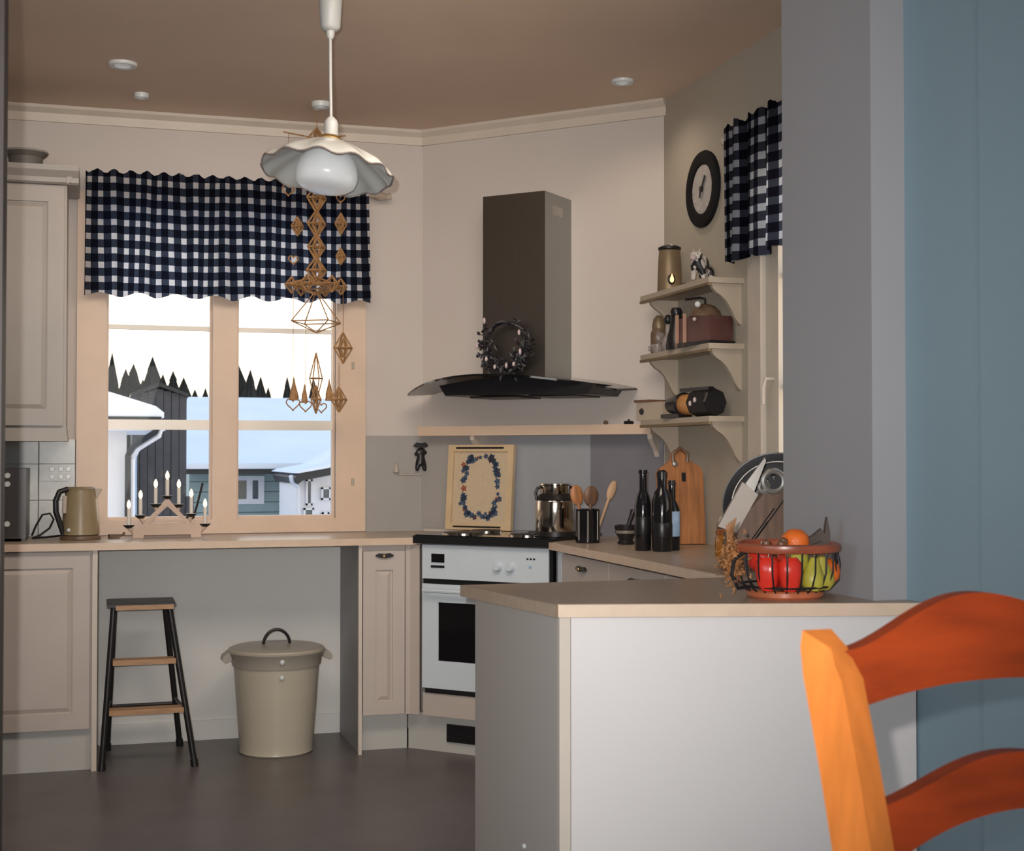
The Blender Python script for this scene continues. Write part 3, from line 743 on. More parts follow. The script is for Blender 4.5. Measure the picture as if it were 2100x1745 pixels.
# wreath on the hood
wr_ = thing('wreath', 'dark twig wreath with pale berries leaning on the hood chimney', 'wreath', DG(0.600, 0.305, 1.690), D45)
ringm = MB()
for k in range(3):
    ringm.tube([(0.098 * math.cos(a) * (1 + 0.05 * math.sin(5 * a + k * 2)), 0.012 * math.sin(7 * a + 2 * k), 0.098 * math.sin(a) * (1 + 0.05 * math.cos(6 * a + k))) for a in [2 * PI * i / 36 for i in range(36)]], 0.006, 6, True)
ringm.build('twig_ring', 'leafdark', wr_, True)
lm = MB()
for i in range(300):
    a = random.gauss(-PI / 2, 1.0); rr = 0.098 + random.gauss(0, 0.017)
    c = Vector((rr * math.cos(a), random.gauss(-0.008, 0.012), rr * math.sin(a)))
    d1 = Vector((random.gauss(0, 1), random.gauss(0, .5), random.gauss(0, 1))).normalized() * random.uniform(0.018, 0.034)
    d2 = d1.cross(Vector((0, 1, 0))).normalized() * 0.008 if d1.cross(Vector((0, 1, 0))).length > 1e-4 else Vector((0.008, 0, 0))
    off = Vector((0, -0.004, 0))
    p = [lm.v(c), lm.v(c + d1 * .5 + d2 + off), lm.v(c + d1), lm.v(c + d1 * .5 - d2 + off)]
    lm.b.faces.new([p[0], p[1], p[2]]); lm.b.faces.new([p[0], p[2], p[3]])
lo = lm.build('wreath_leaves', 'leafdark', wr_); lo['kind'] = 'stuff'
for i, (x, z, L_) in enumerate(((-0.085, 0.105, .02), (-0.12, 0.0, .014), (-0.075, -0.055, .014), (-0.035, -0.09, .013), (0.02, -0.085, .018), (0.055, -0.08, .01), (0.085, -0.03, .022), (0.08, 0.05, .016))):
    MB().ball((x, -0.030, z), 0.0065, 8, sz=1.0 + L_ * 60).build('berry', 'berry', wr_, True)

# small things on the corner shelf
o = thing('pepper_pot', 'tiny dark lidded pot on the corner shelf near the box', 'pot', DG(1.045, 0.045, 1.362), D45)
MB().lathe([(0, 0), (0.018, 0), (0.022, 0.008), (0.018, 0.014), (0, 0.016)], n=14).build('body', 'iron', o, True)
MB().ball((0, 0, 0.018), 0.005, 8).build('lid_knob', 'iron', o, True)
o = thing('pebble', 'small brown pebble ornament on the corner shelf', 'ornament', DG(0.94, 0.045, 1.362), D45)
MB().ball((0, 0, 0.009), 0.011, 10, sx=1.0, sy=.9, sz=.85).build('stone', 'brownc', o, True)

# picture-like tray leaning behind the hob
tr = thing('framed_tray', 'pine framed panel with blue flower wreath leaning behind the hob', 'picture', DG(0.345, 0.085, 0.905), 0, rot=(math.radians(-9), 0, D45))
W_, H_ = 0.165, 0.375
tr.rotation_euler = (Matrix.Rotation(D45, 4, 'Z') @ Matrix.Rotation(math.radians(-5), 4, 'X')).to_euler()
MB().box(-W_ + 0.02, W_ - 0.02, -0.002, 0.008, 0.02, H_ - 0.02).build('print', 'linen', tr)
for nm, a in (('frame_side', (-W_, -W_ + 0.028, -0.014, 0.010, 0, H_)), ('frame_side', (W_ - 0.028, W_, -0.014, 0.010, 0, H_)), ('frame_rail', (-W_ + 0.028, W_ - 0.028, -0.012, 0.010, 0, 0.03)), ('frame_rail', (-W_ + 0.028, W_ - 0.028, -0.012, 0.010, H_ - 0.03, H_))):
    MB().box(*a).build(nm, 'pinef', tr, bevel=0.003)
MB().box(-W_ + 0.04, W_ - 0.05, -0.0145, -0.012, H_ - 0.018, H_ - 0.010).build('handle_slot', 'black', tr)
MB().box(-W_ + 0.04, W_ - 0.05, -0.0145, -0.012, 0.010, 0.017).build('handle_slot', 'black', tr)
fl = MB(); fr = MB()
for i in range(80):
    a = 2 * PI * i / 80
    ex = abs(math.cos(a)) ** 0.6 * math.copysign(1, math.cos(a)); ez = abs(math.sin(a)) ** 0.6 * math.copysign(1, math.sin(a))
    x = 0.088 * ex + random.gauss(0, 0.008); z = H_ / 2 + 0.132 * ez + random.gauss(0, 0.008)
    r = random.uniform(0.009, 0.019); tgt = fr if i % 9 == 4 else fl
    pts = [tgt.v((x + r * (1 if k % 2 else .6) * math.cos(2 * PI * k / 10), -0.0035, z + r * (1 if k % 2 else .6) * math.sin(2 * PI * k / 10))) for k in range(10)]
    tgt.b.faces.new(pts)
q = fl.build('flower_print', 'blue_fl', tr); q['kind'] = 'stuff'
q = fr.build('flower_print', 'red_fl', tr); q['kind'] = 'stuff'

# hanging figure on the splashback and pale wire hook rail
o = thing('wall_ornament', 'small black figure hanging on the splashback below the shelf', 'ornament', (1.397, 6.178, 1.17), 0)
skin('figure', [(0, 0, .075), (0, 0, .045), (-.016, -.004, .02), (-.018, -.006, -.01), (.016, -.004, .02), (.018, -.006, -.01), (0, 0, .10), (-.03, 0, .065), (.032, 0, .075)],
     [(0, 1), (1, 2), (2, 3), (1, 4), (4, 5), (0, 6), (0, 7), (0, 8)], [.018, .02, .012, .009, .012, .009, .015, .008, .008], 'black', o)
MB().xz([(-.035, .106), (-.02, .122), (0, .118), (.02, .122), (.035, .106), (.02, .098), (-.02, .098)], -0.012, 0.010).build('hat', 'black', o, bevel=0.003)
MB().tube([(0, 0, .13), (0, .006, .15)], 0.0015, 6).build('hook', 'wire', o)
o = thing('hook_rail', 'pale wire hook rail on the splashback under the black figure', 'rail', (1.33, 6.186, 1.145), 0)
MB().tube([(-.045, 0, .055), (-.05, 0, .012), (-.03, 0, 0), (.07, 0, .0), (.085, 0, .02)], 0.0028, 6).build('rail', 'wire', o, True)
MB().lathe([(0, .052), (.006, .05), (.010, .03), (.015, .012), (0, .012)], -.045, -.004, 10).build('bell', 'wire', o, True)
for x in (0.0, .035):
    MB().ball((x, -.003, .006), .005, 8).build('hook_bead', 'wire', o, True)

# ------------------------------------------------------------------ things on the worktops
def bottle(name, label, loc, prof, m, cat='bottle', group=None, cap=None, capm='black', lab=None, labm='bluelab', n=24):
    t = thing(name, label, cat, loc, 0, group)
    MB().lathe(prof, n=n).build('body', m, t, True)
    if cap: MB().lathe(cap, n=n).build('cap', capm, t, True)
    if lab: MB().lathe(lab, n=n).build('label', labm, t, True)
    return t


milk = thing('milk_can', 'shiny steel milk can standing at the right end of the hob', 'milk can', (1.775, 5.375, 0.904))
MB().lathe([(0, 0), (0.076, 0), (0.080, 0.006), (0.080, 0.138), (0.078, 0.15), (0.064, 0.168), (0.058, 0.172)], n=36).build('body', 'chrome', milk, True)
MB().lathe([(0.079, 0.0), (0.0825, 0.002), (0.0825, 0.020), (0.079, 0.022), (0.079, 0.0)], n=36).build('base_band', 'iron', milk, True)
MB().lathe([(0.079, 0.146), (0.0815, 0.149), (0.066, 0.168), (0.060, 0.172), (0.060, 0.168), (0.079, 0.146)], n=36).build('shoulder_band', 'iron', milk, True)
MB().lathe([(0.058, 0.172), (0.060, 0.176), (0.060, 0.205), (0.064, 0.208), (0.064, 0.214), (0, 0.216)], n=36).build('neck', 'chrome', milk, True)
for sx in (-1, 1):
    MB().tube([(sx * 0.060, 0, 0.200), (sx * 0.075, 0, 0.196), (sx * 0.083, 0, 0.178), (sx * 0.079, 0, 0.15)], 0.006).build('handle', 'iron', milk, True)

crock = thing('utensil_crock', 'dark steel crock holding wooden spoons beside the milk can', 'crock', (1.835, 5.15, 0.89))
MB().lathe([(0, 0), (0.044, 0), (0.048, 0.004), (0.047, 0.128), (0.049, 0.132), (0.045, 0.132), (0.043, 0.126), (0.042, 0.012), (0, 0.012)], n=28).build('body', 'bottle', crock, True)
for a in (0.9, 2.2, 3.6, 4.4, 5.3):
    MB().tube([(0.0482 * math.cos(a), 0.0482 * math.sin(a), 0.012), (0.0482 * math.cos(a), 0.0482 * math.sin(a), 0.125)], 0.0025, 6).build('rib', 'greysteel', crock)


def spoon(label, tilt_x, tilt_y, m, wide, zlen, rz=0.0, kind='spoon'):
    t = thing('wooden_spoon', label, 'spoon', (1.835 + 0.015 * tilt_x, 5.15, 0.904), 0, 'wooden spoons in the crock')
    t.rotation_euler = (tilt_y, 0.20 * tilt_x, rz)
    MB().tube([(0, 0, 0.0), (0, 0, zlen - 0.05)], [0.005, 0.006], 8).build('handle', m, t, True)
    MB().ball((0, 0, zlen - 0.03), 0.036, 14, sx=wide, sy=0.22, sz=1.15).build('bowl', m, t, True)


spoon('brown wooden spoon leaning left in the dark crock', -0.9, 0.0, 'boardw', 0.75, 0.205)
spoon('dark brown round spoon in the middle of the crock', 0.15, 0.1, 'dkwood', 0.85, 0.200)
spoon('pale wooden spatula leaning right out of the crock', 1.9, -0.05, 'spoonw', 0.50, 0.235)

mo = thing('mortar', 'black stone mortar on the worktop in the corner', 'mortar', (1.945, 5.02, 0.89))
MB().lathe([(0, 0), (0.030, 0), (0.034, 0.006), (0.026, 0.016), (0.040, 0.045), (0.044, 0.072), (0.039, 0.074), (0.034, 0.05), (0.0, 0.03)], n=26).build('bowl', 'black', mo, True)
MB().lathe([(0.0415, 0.042), (0.0435, 0.044), (0.0445, 0.052), (0.0425, 0.054), (0.0415, 0.042)], n=26).build('band', 'greysteel', mo, True)
pe = thing('pestle', 'black pestle leaning in the stone mortar', 'pestle', (1.945, 5.02, 0.924), 0, rot=(0, math.radians(24), 0.3))
MB().lathe([(0, 0), (0.010, 0.002), (0.012, 0.012), (0.008, 0.03), (0.010, 0.09), (0.013, 0.105), (0, 0.112)], n=14).build('shaft', 'black', pe, True)
for p in (pe,): p.location = (1.94, 5.02, 0.922)

bottle('oil_bottle', 'tall black slim bottle, leftmost of the bottles by the board', (1.873, 4.665, 0.89), [(0, 0), (0.028, 0), (0.030, 0.004), (0.030, 0.165), (0.024, 0.195), (0.015, 0.215), (0.014, 0.275), (0.017, 0.278), (0.017, 0.290), (0, 0.290)], 'bottle', lab=[(0.0305, 0.06), (0.0312, 0.062), (0.0312, 0.12), (0.0305, 0.122), (0.0305, 0.06)], labm='black')
bottle('oil_bottle', 'black round shouldered bottle in the middle of the bottles', (1.925, 4.612, 0.89), [(0, 0), (0.034, 0), (0.036, 0.005), (0.036, 0.175), (0.028, 0.21), (0.017, 0.225), (0.017, 0.262), (0, 0.264)], 'bottle', cap=[(0.0, 0.262), (0.019, 0.262), (0.019, 0.282), (0.010, 0.290), (0, 0.290)], lab=[(0.0363, 0.05), (0.037, 0.052), (0.037, 0.10), (0.0363, 0.102), (0.0363, 0.05)], labm='black')
bottle('spray_bottle', 'dark bottle with pale blue label beside the wooden board', (1.985, 4.665, 0.89), [(0, 0), (0.027, 0), (0.029, 0.005), (0.029, 0.145), (0.020, 0.17), (0.013, 0.18), (0.013, 0.235), (0, 0.236)], 'bottle', cap=[(0.013, 0.236), (0.015, 0.236), (0.013, 0.252), (0, 0.252)], lab=[(0.0292, 0.05), (0.0300, 0.052), (0.0300, 0.138), (0.0292, 0.14), (0.0292, 0.05)])

cb = thing('chopping_board', 'reddish wooden chopping board with knob top leaning on the wall', 'chopping board', (2.140, 4.93, 0.892))
cb.rotation_euler = (math.radians(-6), 0, math.radians(-4))
hw = 0.092
pts = [(-hw, 0), (hw, 0), (hw, 0.275), (hw - 0.012, 0.298), (0.050, 0.315), (0.036, 0.325), (0.032, 0.345), (0.016, 0.362), (-0.016, 0.362), (-0.032, 0.345), (-0.036, 0.325), (-0.060, 0.305), (-hw + 0.01, 0.292), (-hw, 0.275)]
MB().xz(pts, -0.012, 0.012).build('board', 'boardw', cb, bevel=0.004)
MB(Matrix.Translation((0.012, -0.013, 0.262))).box(-0.008, 0.008, -0.002, 0, -0.022, 0.012).build('slot', 'black', cb)
MB().tube([(-0.028, -0.014, 0.315), (-0.030, -0.017, 0.345), (0, -0.018, 0.368), (0.030, -0.017, 0.345), (0.028, -0.014, 0.315)], 0.008).build('leather_loop', 'dkwood', cb, True)
MB().ball((-0.022, -0.016, 0.308), 0.013, 10, sy=.5).build('stud', 'greysteel', cb, True)

jar = thing('honey_jar', 'amber glass jar with bronze lid beside the chopping board', 'jar', (2.03, 4.30, 0.89))
MB().lathe([(0, 0), (0.036, 0), (0.040, 0.006), (0.040, 0.062), (0.034, 0.074)], n=24).build('glass', 'jarglass', jar, True)
MB().lathe([(0, 0.074), (0.036, 0.074), (0.037, 0.078), (0.036, 0.092), (0, 0.094)], n=24).build('lid', 'jamgold', jar, True)
t2 = thing('spice_tin', 'small pale capped tin standing behind the honey jar', 'tin', (2.08, 4.42, 0.89))
MB().lathe([(0, 0), (0.026, 0), (0.028, 0.004), (0.028, 0.105), (0, 0.107)], n=20).build('body', 'brownc', t2, True)
MB().lathe([(0, 0.105), (0.024, 0.105), (0.026, 0.115), (0.020, 0.130), (0, 0.132)], n=20).build('cap', 'paleobj', t2, True)

kb = thing('knife_block', 'slanted dark wooden knife block behind the fruit basket', 'knife block', (1.885, 3.80, 0.89), math.radians(-17))
MB().xz([(-0.10, 0.0), (0.075, 0.0), (0.11, 0.235), (0.045, 0.255), (-0.085, 0.11)], -0.05, 0.05).build('block', 'dkwood', kb, bevel=0.004)
for k, (x, z) in enumerate(((-0.02, 0.02), (0.0, 0.06), (0.04, 0.10))):
    MB().tube([(x - 0.04, -0.0515, z), (x + 0.05, -0.0515, z + 0.125)], 0.002, 6).build('groove', 'black', kb)


def knife(label, p0, p1, hm, w1, bm='greysteel', y=-0.02):
    a, b = Vector(p0), Vector(p1); dr_ = (b - a).normalized(); up_ = Vector((-dr_.z, 0, dr_.x))
    t = thing('knife', label, 'knife', kb.matrix_basis @ a)
    t.rotation_euler = kb.rotation_euler
    L_ = (b - a).length
    q = [Vector((0, 0, 0)) + up_ * -w1 * .5, dr_ * L_ * 0.55 - up_ * w1 * .6, dr_ * L_ * 0.60 + up_ * w1 * .5, up_ * w1 * .6 - dr_ * 0.008]
    MB().xz([(v_.x, v_.z) for v_ in q], -0.012, 0.012).build('handle', hm, t, bevel=0.004)
    q = [dr_ * L_ * 0.55 - up_ * w1 * .35, dr_ * L_ * 0.97 - up_ * w1 * .15, dr_ * L_, dr_ * L_ * 0.6 + up_ * w1 * .30]
    MB().xz([(v_.x, v_.z) for v_ in q], -0.006, 0.006).build('handle_end', bm, t, bevel=0.002)
    return t


kb_w = Matrix.Translation((1.885, 3.80, 0.89)) @ Matrix.Rotation(math.radians(-17), 4, 'Z')
kb.matrix_basis = kb_w
knife('broad ivory handled knife sticking up out of the wooden block', (-0.088, -0.062, 0.125), (0.020, -0.062, 0.335), 'paleobj', 0.052)
knife('black handled knife at the back of the wooden block', (0.065, 0.02, 0.235), (0.105, 0.02, 0.34), 'black', 0.022, 'black')
sc_ = thing('scissors', 'scissors with grey loop handles in the knife block', 'scissors', kb_w @ Vector((0.048, -0.055, 0.235)), math.radians(-17))
MB().tube([(0.030 * math.cos(a), 0, 0.030 * math.sin(a) + 0.03) for a in [2 * PI * i / 20 for i in range(20)]], 0.009, 8, True).build('loop', 'greysteel', sc_, True)
MB().tube([(-0.022 + 0.018 * math.cos(a), 0.010, 0.016 * math.sin(a) + 0.012) for a in [2 * PI * i / 16 for i in range(16)]], 0.007, 8, True).build('loop', 'greysteel', sc_, True)
MB().xz([(-0.020, 0.045), (-0.002, -0.005), (0.012, -0.002), (0.026, 0.05), (0.016, 0.052), (0.004, 0.02), (-0.010, 0.05)], -0.004, 0.006).build('pivot', 'black', sc_)

pan_m = Matrix.Translation((2.075, 4.02, 0.892)) @ Matrix.Rotation(math.radians(-30), 4, 'Z') @ Matrix.Rotation(math.radians(-8), 4, 'X')
pan = thing('round_tray', 'round black tray standing against the window behind the knife block', 'tray')
pan.matrix_basis = pan_m
R_ = 0.175
mm = MB(Matrix.Translation((0, 0, R_)) @ Matrix.Rotation(PI / 2, 4, 'X'))
mm.lathe([(0, 0.0), (R_ - 0.02, 0.0), (R_, 0.016), (R_ + 0.001, 0.020), (R_ - 0.004, 0.020), (R_ - 0.024, 0.005), (0, 0.005)], 0, 0, 48).build('dish', 'black', pan, True)
mm = MB(Matrix.Translation((0, 0, R_)) @ Matrix.Rotation(PI / 2, 4, 'X'))
mm.tube([((R_ - 0.028) * math.cos(a), (R_ - 0.028) * math.sin(a), 0.007) for a in [2 * PI * i / 60 for i in range(60)]], 0.0025, 6, True).build('inner_ring', 'greysteel', pan, True)

# ------------------------------------------------------------------ fruit basket on the peninsula
BX, BY = 1.585, 3.035
bk = thing('fruit_basket', 'black wire fruit basket with reddish wooden rim on the peninsula', 'basket', (BX, BY, 0.89))
MB().lathe([(0, 0), (0.085, 0), (0.092, 0.006), (0.092, 0.016), (0.088, 0.020), (0, 0.020)], n=40).build('base', 'copperwood', bk, True)
MB().lathe([(0.117, 0.114), (0.130, 0.112), (0.134, 0.119), (0.132, 0.130), (0.122, 0.133), (0.117, 0.128), (0.117, 0.114)], n=48).build('rim', 'rimwood', bk, True)
for i in range(22):
    a = 2 * PI * i / 22
    MB().tube([(0.086 * math.cos(a), 0.086 * math.sin(a), 0.014), (0.108 * math.cos(a), 0.108 * math.sin(a), 0.030), (0.121 * math.cos(a), 0.121 * math.sin(a), 0.065), (0.122 * math.cos(a), 0.122 * math.sin(a), 0.115)], 0.0022, 6).build('wire', 'iron', bk, True)
MB().tube([(0.107 * math.cos(a), 0.107 * math.sin(a), 0.030) for a in [2 * PI * i / 40 for i in range(40)]], 0.003, 6, True).build('hoop', 'iron', bk, True)
hl = MB().tube([(-0.122, -0.03, 0.112), (-0.150, -0.035, 0.095), (-0.158, -0.038, 0.060), (-0.140, -0.035, 0.028), (-0.108, -0.03, 0.030)], 0.0045, 8).build('handle', 'iron', bk, True)
for (z, dx) in ((0.045, -0.152), (0.053, -0.146)):
    MB().ball((dx, -0.042, z), 0.005, 8).build('handle_glint', 'chrome', hl, True)  # small balls put in for the two glints on the handle
hl = MB().tube([(0.128, -0.02, 0.112), (0.136, -0.02, 0.080), (0.132, -0.02, 0.040), (0.108, -0.02, 0.020)], 0.0045, 8).build('handle', 'iron', bk, True)


def fruit(name, label, cat, loc, prof, m, rot=(0, 0, 0), stem=True, n=18, wob=None, sm='nut'):
    t = thing(name, label, cat, loc, 0, None, rot)
    MB().lathe(prof, n=n, wob=wob).build('flesh', m, t, True)
    if stem: MB().tube([(0, 0, prof[-1][1] - 0.003), (0.002, 0, prof[-1][1] + 0.012)], 0.0025, 6).build('stem', sm, t)
    return t


pep = [(0, 0.004), (0.014, 0), (0.024, 0.012), (0.029, 0.045), (0.028, 0.068), (0.018, 0.080), (0, 0.074)]
lob = lambda r, z, a: (r * (1 + 0.08 * math.cos(4 * a)), z)
fruit('red_pepper', 'upright red pepper at the left side of the fruit basket', 'pepper', (BX - 0.072, BY - 0.055, 0.912), pep, 'red', wob=lob)
fruit('red_pepper', 'large red pepper at the front of the basket, left of the pears', 'pepper', (BX - 0.030, BY - 0.083, 0.912), pep, 'red', rot=(0, 0, 0.5), wob=lob)
fruit('red_pepper', 'red pepper behind the other two, near the basket centre', 'pepper', (BX - 0.012, BY - 0.03, 0.912), pep, 'red', rot=(0, 0.1, 0.9), wob=lob)
pear = [(0, 0.002), (0.016, 0), (0.027, 0.014), (0.028, 0.032), (0.020, 0.052), (0.013, 0.068), (0.010, 0.078), (0, 0.082)]
fruit('pear', 'yellow green pear at the front of the basket', 'pear', (BX + 0.028, BY - 0.082, 0.912), pear, 'pear', rot=(0, 0.1, 0))
fruit('pear', 'smaller yellow green pear right of the front pear', 'pear', (BX + 0.071, BY - 0.060, 0.912), pear, 'pear', rot=(0, -0.1, 0.4))
fruit('pear', 'upside down pear below the rim between peppers and pears', 'pear', (BX + 0.004, BY - 0.058, 1.010), pear, 'pear', rot=(PI, 0.1, 0), stem=False)
orn = [(0, 0), (0.016, 0.003), (0.031, 0.018), (0.034, 0.034), (0.031, 0.050), (0.016, 0.064), (0, 0.066)]
fruit('orange', 'orange heaped above the basket rim', 'orange', (BX + 0.010, BY - 0.035, 0.990), orn, 'orange', stem=False)
fruit('orange', 'red orange fruit at the right side of the basket', 'orange', (BX + 0.092, BY - 0.035, 0.918), orn, 'orange', stem=False)
fruit('apple', 'red apple at the back of the basket', 'apple', (BX + 0.04, BY + 0.045, 0.945), orn, 'red')
fruit('apple', 'red apple at the back left of the basket', 'apple', (BX - 0.04, BY + 0.045, 0.945), orn, 'red')
nutp = [(0, 0), (0.008, 0.002), (0.0115, 0.010), (0.009, 0.018), (0, 0.022)]
for (lab_, x, y, z) in (('brown nut on top of the fruit, leftmost of three', -0.078, -0.058, 1.012), ('brown nut on top of the fruit, middle of three', -0.046, -0.072, 1.010), ('brown nut on top of the fruit, nearest the orange', -0.034, -0.060, 1.016)):
    fruit('nut', lab_, 'nut', (BX + x, BY + y, z), nutp, 'nut', stem=False, n=12)
nk = thing('napkin', 'folded dark brown cloth napkin sticking up out of the basket', 'napkin', (BX + 0.065, BY - 0.015, 0.975), math.radians(-12))
nb = MB()
P0 = [(-0.062, 0.02), (-0.035, 0.048), (0.0, 0.062), (0.022, 0.080), (0.030, 0.068), (0.036, 0.108), (0.042, 0.070), (0.040, 0.02), (0.0, 0.0), (-0.04, 0.0)]
nb.xz(P0, -0.008, 0.008)
nb.build('fold', 'napkin', nk, bevel=0.003)
nb = MB(); nb.xz([(-0.05, 0.0), (-0.02, 0.035), (0.02, 0.05), (0.045, 0.02), (0.03, -0.01)], -0.020, -0.009); nb.build('fold', 'napkin', nk, bevel=0.003)

db = thing('dried_flowers', 'bunch of dried brown flowers hanging over the basket side', 'dried flowers', (BX - 0.135, BY - 0.01, 1.005))
fmm = MB()
for i in range(700):
    c = Vector((random.gauss(-0.006, 0.014), random.gauss(0, 0.014), random.gauss(-0.020, 0.026)))
    d1 = Vector((random.gauss(-.3, 1), random.gauss(0, 1), random.gauss(-.2, 1))).normalized() * random.uniform(0.006, 0.015)
    d2 = d1.cross(Vector((random.random(), random.random(), 1))).normalized() * 0.0035
    p = [fmm.v(c - d2), fmm.v(c + d2), fmm.v(c + d1)]
    fmm.b.faces.new(p)
q = fmm.build('petals', 'leafdry', db); q['kind'] = 'stuff'
for k in range(5):
    MB().tube([(-0.005 + 0.004 * k, 0.004 * k - 0.008, -0.02), (0.004 * k - 0.02, 0.003 * k, 0.03), (0.006 * k - 0.022, 0, 0.062 + 0.004 * k)], 0.0018, 6).build('stalk', 'leafdry', db)

# ------------------------------------------------------------------ left worktop
mw = thing('microwave', 'charcoal countertop oven at the left edge of the worktop', 'microwave', (-0.34, 5.98, 0.89))
MB().box(-0.30, 0.058, -0.13, 0.18, 0.012, 0.290).build('body', 'microw', mw, bevel=0.006)
for k, (z, m_) in enumerate(((0.262, 'white'), (0.228, 'white'), (0.07, 'white'))):
    kk = MB(Matrix.Translation((-0.012, -0.13, z)) @ Matrix.Rotation(PI / 2, 4, 'X'))
    kk.lathe([(0, 0.010), (0.010, 0.010), (0.012, 0.0), (0, 0)], 0, 0, 16).build('knob', m_, mw, True)
MB().box(-0.29, -0.04, -0.134, -0.13, 0.04, 0.27).build('door_glass', 'blackglass', mw, bevel=0.002)
for x in (-0.28, 0.04):
    MB().box(x, x + 0.015, -0.10, 0.15, 0.0, 0.012).build('foot', 'black', mw)
o = MB().tube([(-0.27, 6.10, 0.90), (-0.255, 6.12, 0.94), (-0.23, 6.13, 0.985), (-0.20, 6.13, 0.99), (-0.185, 6.12, 0.965), (-0.20, 6.09, 0.93), (-0.235, 6.05, 0.905), (-0.26, 5.98, 0.897), (-0.21, 5.95, 0.900), (-0.15, 5.99, 0.905)], 0.0042, 8).build('power_cord', 'black', None, True)
tag(o, 'black looped power cord lying behind the kettle', 'cord')

ke = thing('kettle', 'olive brown electric jug kettle with black handle by the window', 'kettle', (-0.075, 5.93, 0.89))
MB().lathe([(0, 0), (0.078, 0), (0.080, 0.004), (0.078, 0.016), (0.070, 0.018)], n=32).build('base', 'brownc', ke, True)
MB().lathe([(0.066, 0.018), (0.074, 0.022), (0.070, 0.10), (0.061, 0.190), (0.058, 0.203), (0.060, 0.207), (0.050, 0.214), (0, 0.215)], n=32).build('jug', 'kettle', ke, True)
MB().xz([(0.055, 0.150), (0.066, 0.176), (0.082, 0.206), (0.055, 0.207)], -0.018, 0.018).build('spout', 'kettle', ke, bevel=0.003)
MB().tube([(-0.050, -0.03, 0.206), (-0.082, -0.04, 0.196), (-0.096, -0.042, 0.160), (-0.095, -0.042, 0.115), (-0.080, -0.036, 0.070), (-0.066, -0.03, 0.026)], 0.011, 10).build('handle', 'black', ke, True)
MB().tube([(-0.060, -0.045, 0.180), (-0.063, -0.048, 0.11)], 0.009, 8).build('water_gauge', 'paleobj', ke, True)
MB().ball((-0.045, -0.062, 0.042), 0.008, 10).build('switch', 'white', ke, True)

ou = thing('wall_socket', 'double white wall socket on the tiles above the kettle', 'socket', (-0.183, 6.184, 1.158))
MB().box(-0.062, 0.062, -0.010, 0, -0.032, 0.032).build('plate', 'tile', ou, bevel=0.003)
for x in (-0.012, 0.024, 0.054):
    for z in (-0.015, 0.017):
        k = MB(Matrix.Translation((x, -0.010, z)) @ Matrix.Rotation(PI / 2, 4, 'X'))
        k.lathe([(0, 0.003), (0.010, 0.003), (0.012, 0.0), (0, 0)], 0, 0, 14).build('socket_face', 'white', ou, True)

# candle arch in the window
ca = thing('candle_arch', 'wooden advent candle arch with seven lights on the window worktop', 'candle arch', (0.270, 5.99, 0.89))
MB().xz([(-0.135, 0.0), (-0.09, 0.0), (-0.09, 0.012), (0.09, 0.012), (0.09, 0.0), (0.135, 0.0), (0.135, 0.045), (0.105, 0.072), (0.05, 0.118), (0.0, 0.165), (-0.05, 0.118), (-0.105, 0.072), (-0.135, 0.045)], -0.020, 0.020)
am = MB()
am.xz([(-0.138, 0.0), (-0.095, 0.0), (-0.095, 0.012), (0.095, 0.012), (0.095, 0.0), (0.138, 0.0), (0.138, 0.040), (0.090, 0.058), (0.0, 0.062), (-0.090, 0.058), (-0.138, 0.040)], -0.022, 0.022)
am.build('base', 'arch', ca, bevel=0.003)
MB().xz([(-0.10, 0.056), (-0.076, 0.058), (0.0, 0.130), (0.076, 0.058), (0.10, 0.056), (0.04, 0.118), (0.008, 0.158), (-0.008, 0.158), (-0.04, 0.118)], -0.018, 0.018).build('gable', 'arch', ca)
for (x, zc) in ((-0.155, 0.050), (-0.108, 0.090), (-0.047, 0.136), (0.0, 0.170), (0.047, 0.134), (0.098, 0.094), (0.155, 0.052)):
    cup = MB().lathe([(0, zc - 0.012), (0.010, zc - 0.010), (0.022, zc), (0.023, zc + 0.004), (0.012, zc + 0.004), (0, zc + 0.002)], x, 0, 16).build('candle_cup', 'black', ca, True)
    MB().tube([(x * 0.86, 0, zc - 0.030), (x, 0, zc - 0.008)], 0.008, 8).build('cup_arm', 'arch', cup)
    cd = MB().lathe([(0, zc + 0.003), (0.0075, zc + 0.003), (0.0075, zc + 0.072), (0, zc + 0.072)], x, 0, 12).build('candle', 'candle', ca, True)
    MB().lathe([(0.004, zc + 0.072), (0.0085, zc + 0.082), (0.0080, zc + 0.094), (0.003, zc + 0.106), (0, zc + 0.109)], x, 0, 12).build('bulb', 'bulbwarm', cd, True)
o = thing('window_stay', 'thin black metal rod leaning in the window beside the candle arch', 'rod', (0.385, 6.135, 0.963))
MB().tube([(0.0, 0, 0.0), (0.018, 0.005, 0.06), (0.040, 0.012, 0.150)], 0.005, 8).build('rod', 'gutter', o, True)
MB().tube([(-0.03, -0.01, 0.004), (0.0, 0, 0.0)], 0.006, 8).build('foot', 'gutter', o, True)
o = thing('hand_broom', 'small brown plug adapter lying on the worktop by the kettle', 'adapter', (0.065, 5.97, 0.89), 0.3)
o.name = 'plug_adapter'
MB().box(-0.03, 0.012, -0.012, 0.012, 0, 0.018).build('plug', 'brownc', o, bevel=0.004)
MB().tube([(0.012, 0, 0.010), (0.03, 0.004, 0.014), (0.036, 0.01, 0.022)], 0.005, 8).build('pin', 'brownc', o, True)


